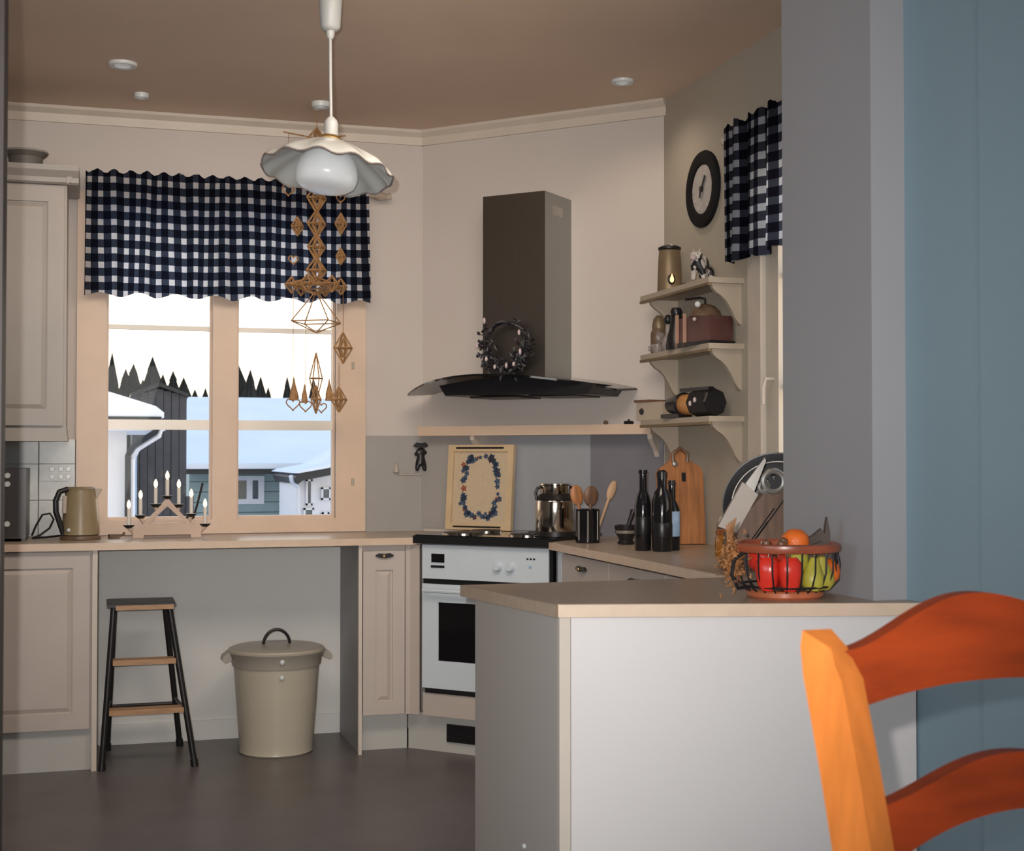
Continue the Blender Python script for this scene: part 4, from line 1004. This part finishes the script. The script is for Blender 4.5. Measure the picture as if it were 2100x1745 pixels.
# ------------------------------------------------------------------ curtains
def valance(name, label, loc, rz, w0, w1, zt, zb, m, amp, nfold, lean=0.0, seed=0):
    t = thing(name, label, 'curtain', loc, rz)
    rnd = random.Random(seed)
    nx, nz = 150, 30
    me = bpy.data.meshes.new('cloth'); vs = []; fs = []; uv = []
    ph = [rnd.uniform(0, 6) for _ in range(4)]
    for j in range(nz + 1):
        f = j / nz
        for i in range(nx + 1):
            g = i / nx
            x = w0 + (w1 - w0) * g
            a = amp * (0.5 + 0.5 * f)
            y = -a * math.sin(2 * PI * nfold * g + ph[0] + 0.8 * math.sin(3 * g + ph[1])) - a * 0.6 * math.sin(2 * PI * nfold * 1.7 * g + ph[2])
            z = zt + (zb - zt) * f
            if j <= 1: z += 0.008 * math.sin(2 * PI * nfold * 1.6 * g + ph[3]) + rnd.uniform(-.002, .002)
            z += -0.010 * f * math.sin(2 * PI * nfold * 0.7 * g + ph[2])
            vs.append((x + lean * f * (g - 0.2), y, z))
            uv.append((x + 0.006 * math.sin(9 * g * 3 + 2 * f), z + 0.004 * math.sin(14 * g + ph[1])))
    for j in range(nz):
        for i in range(nx):
            a = j * (nx + 1) + i; fs.append((a, a + 1, a + nx + 2, a + nx + 1))
    me.from_pydata(vs, [], fs)
    ul = me.uv_layers.new(name='cloth')
    for lp in me.loops: ul.data[lp.index].uv = uv[lp.vertex_index]
    for p in me.polygons: p.use_smooth = True
    me.materials.append(M[m])
    o = bpy.data.objects.new('cloth', me); COL.objects.link(o); o.parent = t
    return t


va = valance('valance_curtain', 'navy and white gingham valance over the back window', (0, 6.08, 0), 0, -0.066, 1.136, 2.432, 1.910, 'ging', 0.010, 11, 0.012, 3)
vr = valance('valance_curtain', 'navy and white gingham valance on the right window by the pillar', (WX - 0.07, 4.64, 0), -PI / 2, 0.0, 1.15, 2.430, 1.930, 'ging2', 0.016, 8, -0.004, 5)
rd = thing('curtain_rod', 'pale curtain rod with turned finial behind the gingham valance', 'curtain rod', (0, 6.11, 2.392))
MB().tube([(-0.07, 0, 0), (1.16, 0, 0)], 0.009, 10).build('rod', 'rod', rd, True)
fn = MB(Matrix.Translation((1.16, 0, 0)) @ Matrix.Rotation(PI / 2, 4, 'Y'))
fn.lathe([(0, 0), (0.010, 0.0), (0.008, 0.008), (0.018, 0.022), (0.020, 0.045), (0.012, 0.065), (0.016, 0.074), (0.010, 0.086), (0, 0.088)], 0, 0, 16).build('finial', 'rod', rd, True)
for x in (-0.03, 1.12):
    MB().tube([(x, 0.0, 0), (x, 0.088, 0.01)], 0.006, 8).build('bracket', 'rod', rd)
rd2 = thing('curtain_rod', 'curtain rod with pale finial above the clock side of the right window', 'curtain rod', (WX - 0.03, 4.70, 2.40), -PI / 2)
MB().tube([(0.02, 0, 0), (1.2, 0, 0)], 0.009, 10).build('rod', 'rod', rd2, True)
fn = MB(Matrix.Translation((0.02, 0, 0)) @ Matrix.Rotation(-PI / 2, 4, 'Y'))
fn.lathe([(0, 0), (0.010, 0), (0.008, 0.008), (0.018, 0.02), (0.016, 0.04), (0, 0.05)], 0, 0, 14).build('finial', 'rod', rd2, True)
MB().tube([(0.04, 0.0, 0), (0.04, 0.03, 0.01)], 0.006, 8).build('bracket', 'rod', rd2)

# ------------------------------------------------------------------ straw mobile
hm = thing('straw_mobile', 'large hanging straw mobile of diamonds and hearts before the window', 'mobile', (0.878, 5.90, CZ))
HX, HZ = 0.885, CZ


def octa(cx, cz, w, hgt, r=0.003, cy=0.0, name='straw_diamond', down=0.5):
    m = MB(); c = Vector((cx - HX, cy, cz - HZ))
    T = c + Vector((0, 0, hgt * (1 - down))); B = c - Vector((0, 0, hgt * down))
    q = [c + Vector((w * math.cos(a), w * math.sin(a), 0)) for a in (0.3, 0.3 + PI / 2, 0.3 + PI, 0.3 + 1.5 * PI)]
    for k in range(4):
        m.tube([T, q[k]], r, 5); m.tube([B, q[k]], r, 5); m.tube([q[k], q[(k + 1) % 4]], r, 5)
    return m.build(name, 'straw', hm)


def heart(cx, cz, s, cy=0.0, r=0.0028):
    m = MB(); pts = []
    for i in range(22):
        a = 2 * PI * i / 22
        x = 16 * math.sin(a) ** 3; z = 13 * math.cos(a) - 5 * math.cos(2 * a) - 2 * math.cos(3 * a) - math.cos(4 * a)
        pts.append((cx - HX + x / 17 * s, cy, cz - HZ + z / 17 * s))
    return m.tube(pts, r, 5, True).build('straw_heart', 'straw', hm)


MB().tube([(0, 0, 0), (0, 0, -0.10)], 0.0015, 5).build('thread', 'straw', hm)
MB().lathe([(0, 0), (0.012, -0.001), (0.012, -0.010), (0, -0.012)], 0, 0, 10).build('ceiling_hook', 'trimw', hm, True)
for (z, wd, hh) in ((2.56, 0.060, 0.14), (2.44, 0.046, 0.13), (2.33, 0.044, 0.13), (2.22, 0.042, 0.12), (2.12, 0.040, 0.12), (2.02, 0.046, 0.12)):
    octa(HX, z, wd, hh, 0.0042)
    octa(HX + 0.004, z, wd * 0.6, hh * 0.8, 0.0042)
octa(HX - 0.002, 1.955, 0.135, 0.075, 0.0042)
octa(HX - 0.002, 1.950, 0.090, 0.060, 0.0042)
for a in range(6):
    an = a * PI / 3
    octa(HX + 0.105 * math.cos(an), 1.955, 0.030, 0.070, 0.0032, 0.105 * math.sin(an))
octa(HX, 1.80, 0.115, 0.18, 0.0026, down=0.25)
octa(HX, 1.56, 0.030, 0.22, 0.0026)
octa(HX, 1.47, 0.022, 0.12, 0.0034)
# arms with hanging diamonds
for (x, z, wd, hh) in ((0.995, 1.690, 0.042, 0.13), (0.978, 1.470, 0.036, 0.105), (0.800, 2.20, 0.028, 0.08), (0.985, 2.22, 0.028, 0.09), (0.985, 2.08, 0.022, 0.07)):
    octa(x, z, wd, hh, 0.0036, -0.03)
    octa(x, z, wd * 0.5, hh * 0.6, 0.0036, -0.03)
MB().tube([(0.995 - HX, -0.03, 1.95 - HZ), (0.995 - HX, -0.03, 1.755 - HZ)], 0.0012, 5).build('thread', 'straw', hm)
MB().tube([(0.978 - HX, -0.03, 1.625 - HZ), (0.978 - HX, -0.03, 1.522 - HZ)], 0.0012, 5).build('thread', 'straw', hm)
for (x, z, s) in ((0.742, 2.44, 0.020), (0.762, 2.355, 0.027), (0.785, 1.450, 0.030), (0.838, 1.442, 0.027), (0.905, 1.436, 0.024), (0.785, 2.06, 0.022), (0.985, 2.33, 0.02)):
    heart(x, z, s, -0.02)
for (x, z0, z1) in ((0.785, 1.47, 1.93), (0.838, 1.46, 1.93), (0.762, 2.38, 2.60), (0.905, 1.455, 1.50)):
    MB().tube([(x - HX, -0.02, z0 - HZ), (x - HX, -0.02, z1 - HZ)], 0.001, 5).build('thread', 'straw', hm)
MB().tube([(-0.145, -0.02, 2.60 - HZ), (0, 0, 2.585 - HZ), (0.12, -0.02, 2.60 - HZ)], 0.003, 5).build('arm', 'straw', hm)
# small brown straw bells at the window's lower bar
for (x, z, s) in ((0.790, 1.50, 1.0), (0.835, 1.49, 0.7), (0.94, 1.50, 0.9)):
    MB(Matrix.Translation((x - HX, -0.01, z - HZ))).lathe([(0.019 * s, -0.035), (0.016 * s, 0.0), (0.008 * s, 0.03 * s), (0.003, 0.055 * s), (0, 0.07 * s)], 0, 0, 8).build('straw_bell', 'straw', hm)

# ------------------------------------------------------------------ pendant lamp
LX, LY = 0.660, 4.165
la = thing('pendant_lamp', 'white glass pendant lamp with wavy shade hanging in the foreground of the kitchen', 'pendant lamp', (LX, LY, CZ))
MB().lathe([(0, 0), (0.036, 0), (0.038, -0.004), (0.036, -0.10), (0.030, -0.188), (0.024, -0.196), (0.014, -0.200)], n=28).build('ceiling_cup', 'cordw', la, True)
MB().lathe([(0.014, -0.196), (0.012, -0.215), (0.007, -0.224), (0, -0.224)], n=16).build('cord_grip', 'cordw', la, True)
MB().tube([(0, 0, -0.22), (0.001, 0, -0.35), (0.003, 0, -0.465)], 0.0045, 8).build('cord', 'cordw', la, True)
MB().lathe([(0, -0.460), (0.008, -0.460), (0.018, -0.470), (0.021, -0.480), (0.021, -0.515), (0.018, -0.520), (0, -0.520)], 0.003, 0, 20).build('lamp_holder', 'cordw', la, True)
tilt = Matrix.Translation((0.003, 0, -0.520)) @ Matrix.Rotation(math.radians(-16.5), 4, 'Z') @ Matrix.Rotation(math.radians(5), 4, 'Y') @ Matrix.Rotation(math.radians(-8.5), 4, 'X')
MB(tilt).lathe([(0.010, 0.002), (0.030, -0.002), (0.034, -0.010), (0.028, -0.016), (0.010, -0.016), (0.010, 0.002)], 0, 0, 24).build('shade_gallery', 'brass', la, True)


def wavy(r, z, a):
    k = max(0, (r - 0.06) / 0.135)
    return r * (1 + 0.012 * k * math.cos(12 * a)), z + 0.006 * k * k * math.cos(12 * a)


sm_ = MB(tilt).lathe([(0.022, -0.012), (0.050, -0.020), (0.090, -0.038), (0.140, -0.066), (0.180, -0.092), (0.196, -0.110), (0.197, -0.114), (0.192, -0.113), (0.176, -0.097), (0.138, -0.072), (0.090, -0.045), (0.050, -0.027), (0.022, -0.018), (0.022, -0.012)], 0, 0, 96, wavy).build('shade', 'lampglass', la, True)
MB(tilt).lathe([(0.194, -0.1125), (0.1985, -0.1115), (0.2005, -0.1155), (0.196, -0.118), (0.194, -0.1125)], 0, 0, 96, wavy).build('shade_rim', 'ceramic', la, True)
MB(tilt).lathe([(0.0, -0.026), (0.030, -0.030), (0.060, -0.048), (0.084, -0.080), (0.093, -0.112), (0.094, -0.130), (0.088, -0.150), (0.072, -0.162), (0.045, -0.168), (0, -0.170)], 0, 0, 36).build('globe', 'bulb', la, True)

# ------------------------------------------------------------------ ceiling lights
def downlight(label, x, y, r, spot=True, drop=0.012):
    t = thing('ceiling_spotlight', label, 'ceiling light', (x, y, CZ))
    MB().lathe([(r, 0), (r, -drop * .5), (r * .92, -drop), (r * .62, -drop * .8), (r * .62, 0)], n=28).build('trim_ring', 'white', t, True)
    MB().lathe([(0, -drop * .4), (r * .6, -drop * .4), (r * .6, -drop * .1), (0, -drop * .1)], n=20).build('lens', 'bulb', t, True)
    if spot:
        light('spotlight_beam', 'SPOT', (x, y, CZ - drop - 0.02), DOWN_POWER, (1.0, 0.80, 0.60), 0.05, aim=(x, y, 0), spot=math.radians(150), blend=0.9)
    return t


downlight('wide white ceiling spotlight, furthest left on the kitchen ceiling', 0.073, 5.43, 0.054)
downlight('small white ceiling spotlight near the cornice above the valance', 0.153, 5.865, 0.030, False, 0.018)
downlight('white ceiling spotlight right of the cooker hood near the corner', 1.972, 5.117, 0.045)
downlight('white ceiling spotlight half hidden behind the pendant lamp cord', 0.880, 5.80, 0.040, False, 0.02)

# ------------------------------------------------------------------ wall shelves on the right wall (local x toward camera, y into wall)
def scroll(par, x0, x1, z, d, hgt):
    pr = [(0.0, z), (-d, z), (-d * 0.95, z - hgt * .12), (-d * 0.82, z - hgt * .22), (-d * 0.66, z - hgt * .30), (-d * 0.50, z - hgt * .42), (-d * 0.34, z - hgt * .62), (-d * 0.20, z - hgt * .85), (-d * .08, z - hgt * .97), (0.0, z - hgt)]
    MB().yz(pr, x0, x1).build('bracket', 'shelfp', par)


for k, (zt, lab_) in enumerate(((1.880, 'top cream wall shelf with scroll brackets, lantern and cow on it'), (1.640, 'middle cream wall shelf with scroll brackets holding the coffee grinder'), (1.375, 'lowest cream wall shelf with scroll brackets beside the corner shelf'))):
    s_ = thing('wall_shelf', lab_, 'shelf', (WX, 5.26, 0), -PI / 2, 'scroll bracket shelves on the right wall')
    MB().box(-0.02, 0.645, -0.14, 0.0, zt - 0.020, zt).build('board', 'shelfp', s_, bevel=0.003)
    MB().box(-0.02, 0.645, -0.143, -0.130, zt - 0.030, zt - 0.020).build('front_lip', 'tin', s_)
    scroll(s_, 0.605, 0.625, zt - 0.020, 0.120, 0.15)
    scroll(s_, 0.02, 0.040, zt - 0.020, 0.120, 0.15)

ln = thing('candle_lantern', 'brown tin candle lantern with lit flame on the top shelf', 'lantern', (2.172, 5.12, 1.880))
MB().lathe([(0, 0), (0.048, 0), (0.050, 0.004), (0.049, 0.022)], n=24).build('base', 'tin', ln, True)
MB().lathe([(0.049, 0.022), (0.047, 0.10), (0.043, 0.165), (0.040, 0.172), (0.030, 0.178)], n=24).build('shell', 'tin', ln, True)
MB().lathe([(0.042, 0.168), (0.046, 0.172), (0.046, 0.180), (0.030, 0.188), (0, 0.190)], n=24).build('lid', 'iron', ln, True)
MB().ball((-0.004, -0.03, 0.183), 0.010, 8).build('knob', 'paleobj', ln, True)
cdl = Vector((-0.0125, -0.0485, 0.048))
MB(Matrix.Translation(cdl)).ball((0, 0, 0), 0.017, 12, sz=1.3, sy=0.35).build('candle_opening', 'black', ln, True)
MB(Matrix.Translation(cdl + Vector((-0.001, -0.007, 0)))).lathe([(0, -0.014), (0.007, -0.010), (0.008, 0.0), (0.005, 0.010), (0, 0.022)], 0, 0, 10).build('flame', 'flame', ln, True)

cw = thing('cow_figurine', 'black and white cow figurine on the top shelf under the clock', 'figurine', (2.17, 4.80, 1.880), math.radians(-140))
skin('body', [(0, 0, .075), (.040, 0, .073), (-.038, 0, .078), (.052, 0, .095), (.072, 0, .090), (.036, .020, .035), (.036, .022, .008), (.034, -.020, .035), (.034, -.022, .008), (-.034, .020, .035), (-.034, .022, .008), (-.034, -.020, .035), (-.034, -.022, .008), (-.052, 0, .07), (-.056, 0, .03), (.055, .024, .108), (.055, -.024, .108)],
     [(0, 1), (0, 2), (1, 3), (3, 4), (1, 5), (5, 6), (1, 7), (7, 8), (2, 9), (9, 10), (2, 11), (11, 12), (2, 13), (13, 14), (3, 15), (3, 16)],
     [.028, .027, .027, .020, .014, .012, .009, .012, .009, .013, .009, .013, .009, .005, .004, .007, .007], 'cow', cw)
MB().ball((.078, 0, .088), .012, 10, sy=1.1).build('muzzle', 'berry', cw, True)
for sy in (-1, 1):
    MB().tube([(.050, sy * .010, .112), (.050, sy * .016, .124)], [.004, .0015], 6).build('horn', 'paleobj', cw, True)
    MB().ball((.066, sy * .012, .102), .0035, 6).build('eye', 'black', cw, True)
o = thing('trinket', 'tiny dark trinket between the lantern and the cow', 'ornament', (2.165, 4.95, 1.880))
MB().ball((0, 0, 0.010), 0.014, 10, sx=1.3, sz=.7).build('bead', 'black', o, True)
MB().ball((0.014, -0.006, 0.006), 0.006, 8).build('bead', 'paleobj', o, True)

# middle shelf
o = thing('stoneware_jar', 'brown stoneware jar with pale round boss at the left of the middle shelf', 'jar', (2.165, 5.215, 1.640))
MB().lathe([(0, 0), (0.030, 0), (0.034, 0.01), (0.034, 0.085), (0.026, 0.105)], n=22).build('body', 'brownc', o, True)
MB().lathe([(0, 0.105), (0.027, 0.104), (0.029, 0.112), (0.022, 0.145), (0.010, 0.158), (0, 0.160)], n=22).build('lid', 'tin', o, True)
MB().ball((-0.006, -0.034, 0.065), 0.022, 14, sy=.4).build('boss', 'ceramic', o, True)
o = thing('ceramic_cup', 'small mottled grey cup in front of the stoneware jar', 'cup', (2.135, 5.16, 1.640))
MB().lathe([(0, 0), (0.018, 0), (0.024, 0.012), (0.025, 0.035), (0.022, 0.036), (0.018, 0.008), (0, 0.006)], n=18).build('body', 'ceramic', o, True)
MB().tube([(-0.024, 0, 0.030), (-0.036, 0, 0.026), (-0.036, 0, 0.012), (-0.024, 0, 0.008)], 0.003, 6).build('handle', 'ceramic', o, True)
bottle('glass_cruet', 'small grey glass cruet with round stopper on the middle shelf', (2.15, 5.085, 1.640), [(0, 0), (0.020, 0), (0.026, 0.008), (0.025, 0.040), (0.012, 0.070), (0.011, 0.110), (0, 0.112)], 'ceramic', 'cruet', cap=[(0, 0.110), (0.008, 0.110), (0.015, 0.122), (0.016, 0.134), (0.010, 0.146), (0, 0.150)], capm='black')
o = thing('pepper_mill', 'tall black pepper mill on the middle shelf beside the grinder', 'pepper mill', (2.128, 4.952, 1.640))
MB().lathe([(0, 0), (0.040, 0), (0.042, 0.008), (0.036, 0.05), (0.026, 0.085), (0.022, 0.115), (0.026, 0.130), (0, 0.132)], n=22).build('body', 'black', o, True)
MB().lathe([(0, 0.132), (0.020, 0.132), (0.024, 0.145), (0.018, 0.160), (0, 0.164)], n=22).build('head', 'black', o, True)
MB().ball((-0.008, -0.026, 0.100), 0.006, 8).build('stud', 'ceramic', o, True)

cg = thing('coffee_grinder', 'dark red wooden coffee grinder with pale strips and crank knob', 'coffee grinder', (2.155, 4.775, 1.640), -PI / 2 + 0.25)
MB().box(-0.072, 0.120, -0.060, 0.050, 0.012, 0.105).build('box', 'maroon', cg, bevel=0.004)
MB().box(-0.078, 0.126, -0.066, 0.056, 0.0, 0.013).build('foot_board', 'black', cg, bevel=0.003)
for x in (-0.076, -0.030):
    MB().box(x, x + 0.014, -0.066, -0.060, 0.0, 0.120).build('strip', 'strip', cg, bevel=0.002)
MB().lathe([(0.055, 0.105), (0.062, 0.108), (0.055, 0.130), (0.036, 0.148), (0.014, 0.156), (0, 0.158)], 0.02, 0, 28).build('dome', 'brownc', cg, True)
MB().tube([(0.02, 0, 0.150), (0.02, 0, 0.176), (0.0, -0.01, 0.182), (-0.06, -0.03, 0.180)], 0.004, 8).build('crank', 'iron', cg, True)
MB().ball((0.045, -0.055, 0.150), 0.012, 12).build('crank_knob', 'white', cg, True)
MB().ball((0.040, -0.066, 0.095), 0.008, 10).build('drawer_knob', 'berry', cg, True)

# lowest shelf
bx = thing('spice_box', 'small open wooden spice box at the corner end of the lowest shelf', 'box', (2.185, 5.315, 1.376), -PI / 2 + 0.35)
MB().box(-0.055, 0.105, -0.05, 0.03, 0.0, 0.074).build('box', 'shelfp', bx, bevel=0.003)
MB().box(-0.062, 0.035, -0.056, 0.034, 0.074, 0.084).build('lid', 'dkwood', bx, bevel=0.002)
kk = MB(Matrix.Translation((-0.022, -0.050, 0.036)) @ Matrix.Rotation(PI / 2, 4, 'X'))
kk.lathe([(0, 0.003), (0.012, 0.003), (0.014, 0), (0, 0)], 0, 0, 14).build('hole', 'black', bx, True)
gr = thing('hand_mill', 'black cast iron hand mill with orange wooden drum on the lowest shelf', 'mill', (2.150, 4.84, 1.376), -PI / 2 + 0.15)


def xcyl(m_, x0, x1, r0, r1, z, n=18):
    k_ = MB(Matrix.Translation((x0, 0, z)) @ Matrix.Rotation(PI / 2, 4, 'Y'))
    k_.lathe([(0, 0), (r0 * .9, 0), (r0, 0.006), (r1, x1 - x0 - 0.006), (r1 * .9, x1 - x0), (0, x1 - x0)], 0, 0, n)
    return k_


xcyl(None, -0.165, -0.060, 0.030, 0.048, 0.050).build('left_drum', 'black', gr, True)
xcyl(None, -0.070, 0.030, 0.040, 0.040, 0.050).build('middle_drum', 'orangew', gr, True)
xcyl(None, 0.020, 0.150, 0.052, 0.052, 0.053, 8).build('right_drum', 'black', gr)
MB().box(-0.080, 0.120, -0.012, 0.012, 0.100, 0.112).build('carry_bar', 'black', gr, bevel=0.002)
MB().box(-0.190, -0.060, -0.030, 0.030, 0.0, 0.016).build('foot', 'black', gr, bevel=0.003)
for (y, z) in ((-0.053, 0.050), (-0.053, 0.062)):
    MB().ball((0.070 + (0.02 if z > 0.055 else -0.012), y, z), 0.007, 8, sz=1.6).build('rivet', 'berry', gr, True)

# clock
ck = thing('wall_clock', 'round wall clock with thick black rim beside the gingham valance', 'clock', (WX, 4.955, 2.268), -PI / 2)
mk = Matrix.Rotation(PI / 2, 4, 'X')
MB(mk).lathe([(0.094, 0.0), (0.148, 0.0), (0.150, 0.008), (0.146, 0.016), (0.125, 0.020), (0.100, 0.016), (0.094, 0.008), (0.094, 0.0)], 0, 0, 48).build('rim', 'matblack', ck, True)
MB(mk).lathe([(0, 0.0), (0.095, 0.0), (0.095, 0.010), (0, 0.010)], 0, 0, 40).build('face', 'clockface', ck, True)
for k in range(12):
    a = k * PI / 6
    MB(Matrix.Rotation(a, 4, 'Y')).box(-0.003, 0.003, -0.013, -0.010, 0.074, 0.088).build('hour_mark', 'berry', ck)
MB(Matrix.Rotation(math.radians(35), 4, 'Y')).box(-0.005, 0.005, -0.016, -0.013, -0.015, 0.058).build('hand', 'black', ck)
MB(Matrix.Rotation(math.radians(200), 4, 'Y')).box(-0.006, 0.006, -0.018, -0.016, -0.012, 0.034).build('hand', 'black', ck)
MB(mk).lathe([(0, 0.010), (0.010, 0.010), (0.010, 0.020), (0, 0.020)], 0, 0, 14).build('hub', 'black', ck, True)

# ------------------------------------------------------------------ stool and bin
st = thing('step_stool', 'tall step stool with dark metal legs and wooden treads under the worktop', 'stool', (0, 0, 0))
Lt = 0.632
fl_t, fl_b = (0.055, 5.735, Lt), (0.012, 5.690, 0.0)
fr_t, fr_b = (0.268, 5.735, Lt), (0.368, 5.672, 0.0)
bl_t, bl_b = (0.060, 5.93, Lt), (0.035, 6.075, 0.0)
br_t, br_b = (0.258, 5.93, Lt), (0.332, 6.085, 0.0)


def lerp(a, b, f): return tuple(a[i] + (b[i] - a[i]) * f for i in range(3))


for a, b in ((fl_t, fl_b), (fr_t, fr_b), (bl_t, bl_b), (br_t, br_b)):
    lg = MB().tube([a, lerp(a, b, 0.985)], 0.0125, 10).build('leg', 'iron', st, True)
    MB().tube([lerp(a, b, 0.955), (b[0], b[1], 0.0)], 0.016, 10).build('rubber_foot', 'black', lg, True)
sd = MB().box(0.028, 0.292, 5.705, 5.955, Lt, Lt + 0.012).build('seat', 'iron', st, bevel=0.004)
MB().box(0.062, 0.285, 5.698, 5.706, Lt - 0.010, Lt + 0.008).build('seat_edge', 'pine', sd, bevel=0.002)
for zz in (0.415, 0.222):
    f = 1 - zz / Lt
    a, b = lerp(fl_t, fl_b, f), lerp(fr_t, fr_b, f)
    MB().box(a[0] + 0.012, b[0] - 0.008, a[1] - 0.022, a[1] + 0.05, zz - 0.010, zz + 0.010).build('tread', 'pine', st, bevel=0.003)
a, b = lerp(bl_t, bl_b, 0.70), lerp(br_t, br_b, 0.70)
MB().tube([a, b], 0.008, 8).build('stretcher', 'iron', st, True)
for (p, q, r_, s_) in ((fl_t, fl_b, bl_t, bl_b), (fr_t, fr_b, br_t, br_b)):
    MB().tube([lerp(p, q, 0.66), lerp(r_, s_, 0.66)], 0.007, 8).build('stretcher', 'iron', st, True)

bn_ = thing('lidded_bin', 'cream enamel bin with flared lid and loop handle under the worktop', 'bin', (0.712, 5.87, 0))
MB().lathe([(0, 0), (0.146, 0), (0.152, 0.006), (0.150, 0.014), (0.154, 0.05), (0.172, 0.30), (0.180, 0.395), (0.176, 0.395), (0.16, 0.2), (0, 0.02)], n=48).build('bucket', 'cream', bn_, True)
MB().lathe([(0.176, 0.360), (0.184, 0.362), (0.188, 0.395), (0.200, 0.412), (0.204, 0.420), (0.196, 0.430), (0.178, 0.438), (0.140, 0.440), (0.060, 0.446), (0, 0.448)], n=48).build('lid', 'creamdk', bn_, True)
MB().tube([(0.195 * math.cos(a), 0.195 * math.sin(a), 0.428) for a in [2 * PI * i / 48 for i in range(48)]], 0.004, 6, True).build('lid_rim', 'cream', bn_, True)
MB().tube([(0.055 * math.cos(a), 0, 0.440 + 0.065 * math.sin(a)) for a in [PI * i / 14 for i in range(15)]], 0.0065, 8).build('lid_handle', 'iron', bn_, True)
for sx in (-1, 1):
    MB().xz([(sx * 0.196, 0.425), (sx * 0.222, 0.405), (sx * 0.228, 0.388), (sx * 0.215, 0.378), (sx * 0.186, 0.390)], -0.045, 0.045).build('ear', 'creamdk', bn_, bevel=0.005)
MB().ball((0.0, -0.181, 0.33), 0.010, 10, sy=.6).build('stud', 'white', bn_, True)
MB().ball((0.0, -0.190, 0.395), 0.010, 10, sy=.6, sz=1.3).build('stud', 'white', bn_, True)

# ------------------------------------------------------------------ dining chair in the foreground
chm = Matrix.Translation((0.992, 1.075, 0)) @ Matrix.Rotation(math.radians(3.4), 4, 'Z')
ch = thing('dining_chair', 'reddish brown ladder back dining chair in the near right corner', 'chair')
ch.matrix_basis = chm


def backy(z):          # rearward sweep of the back
    if z < 0.45: return 0.195 - 0.035 * (z / 0.45)
    f = (z - 0.45) / 0.6
    return 0.16 + 0.015 * f + 0.135 * f ** 1.5


for sx in (-1, 1):
    m = MB(); prev = None; zs = [0, .2, .4, .5, .6, .7, .8, .88, .94, .99, 1.02, 1.038]
    rings = []
    for z in zs:
        yb = backy(z); hw_ = 0.0135; hd_ = 0.030 if z < 1.0 else 0.026
        x = sx * (0.205 + 0.006 * (z > 0.5)); g = 1.0 if z < 1.0 else (0.92 if z < 1.03 else 0.75)
        sec = ((-0.010, -0.030), (0.025, -0.018), (0.024, 0.022), (-0.025, 0.022))
        ring = [m.v((x + (px if sx < 0 else -px) * g, yb + py * g, z - (0.016 if py < 0 and z > 1.0 else 0))) for px, py in sec]
        rings.append(ring)
    for a, b in zip(rings, rings[1:]):
        for k in range(4): m.b.faces.new([a[k], a[(k + 1) % 4], b[(k + 1) % 4], b[k]])
    m.b.faces.new(rings[0][::-1]); m.b.faces.new(rings[-1])
    m.build('back_post', 'chairpost', ch, True, bevel=0.003)


def slat(zl0, zl1, zc0, zc1, th=0.011, wav=True):
    m = MB(); n = 28; cols_ = []
    for i in range(n + 1):
        q = -1 + 2 * i / n; x = q * 0.198
        c = 0.5 + 0.5 * math.cos(PI * q) if wav else 1 - q * q
        c1 = c ** 0.85
        z0 = zl0 + (zc0 - zl0) * (1 - q * q); z1 = zl1 + (zc1 - zl1) * c1
        bow = 0.012 * (1 - q * q)
        col = []
        for zz in (z0, z1):
            yb = backy(zz) + bow
            col.append((m.v((x, yb - th, zz)), m.v((x, yb + th, zz))))
        cols_.append([col[0][0], col[1][0], col[1][1], col[0][1]])
    for a, b in zip(cols_, cols_[1:]):
        for k in range(4): m.b.faces.new([a[k], b[k], b[(k + 1) % 4], a[(k + 1) % 4]])
    m.b.faces.new(cols_[0]); m.b.faces.new(cols_[-1][::-1])
    m.build('slat', 'chair', ch, True)


slat(0.958, 1.018, 0.978, 1.072)
slat(0.798, 0.860, 0.842, 0.900)
slat(0.640, 0.700, 0.672, 0.730)
MB().prism([(-0.215, -0.24), (0.215, -0.24), (0.19, 0.15), (-0.19, 0.15)], 0.43, 0.455).build('seat', 'seatw', ch, bevel=0.008)
for (x0, x1, y0, y1) in ((-0.20, 0.20, -0.225, -0.205), (-0.20, 0.20, 0.13, 0.15), (-0.205, -0.185, -0.2, 0.14), (0.185, 0.205, -0.2, 0.14)):
    MB().box(x0, x1, y0, y1, 0.385, 0.43).build('apron', 'chair', ch)
for sx in (-1, 1):
    MB().tube([(sx * 0.195, -0.215, 0.43), (sx * 0.200, -0.220, 0.2), (sx * 0.200, -0.222, 0.0)], [0.020, 0.019, 0.014], 10).build('front_leg', 'chairpost', ch, True)
    MB().tube([(sx * 0.198, -0.215, 0.20), (sx * 0.203, 0.17, 0.20)], 0.010, 8).build('rung', 'chair', ch, True)
MB().tube([(-0.2, -0.21, 0.26), (0.2, -0.21, 0.26)], 0.010, 8).build('rung', 'chair', ch, True)
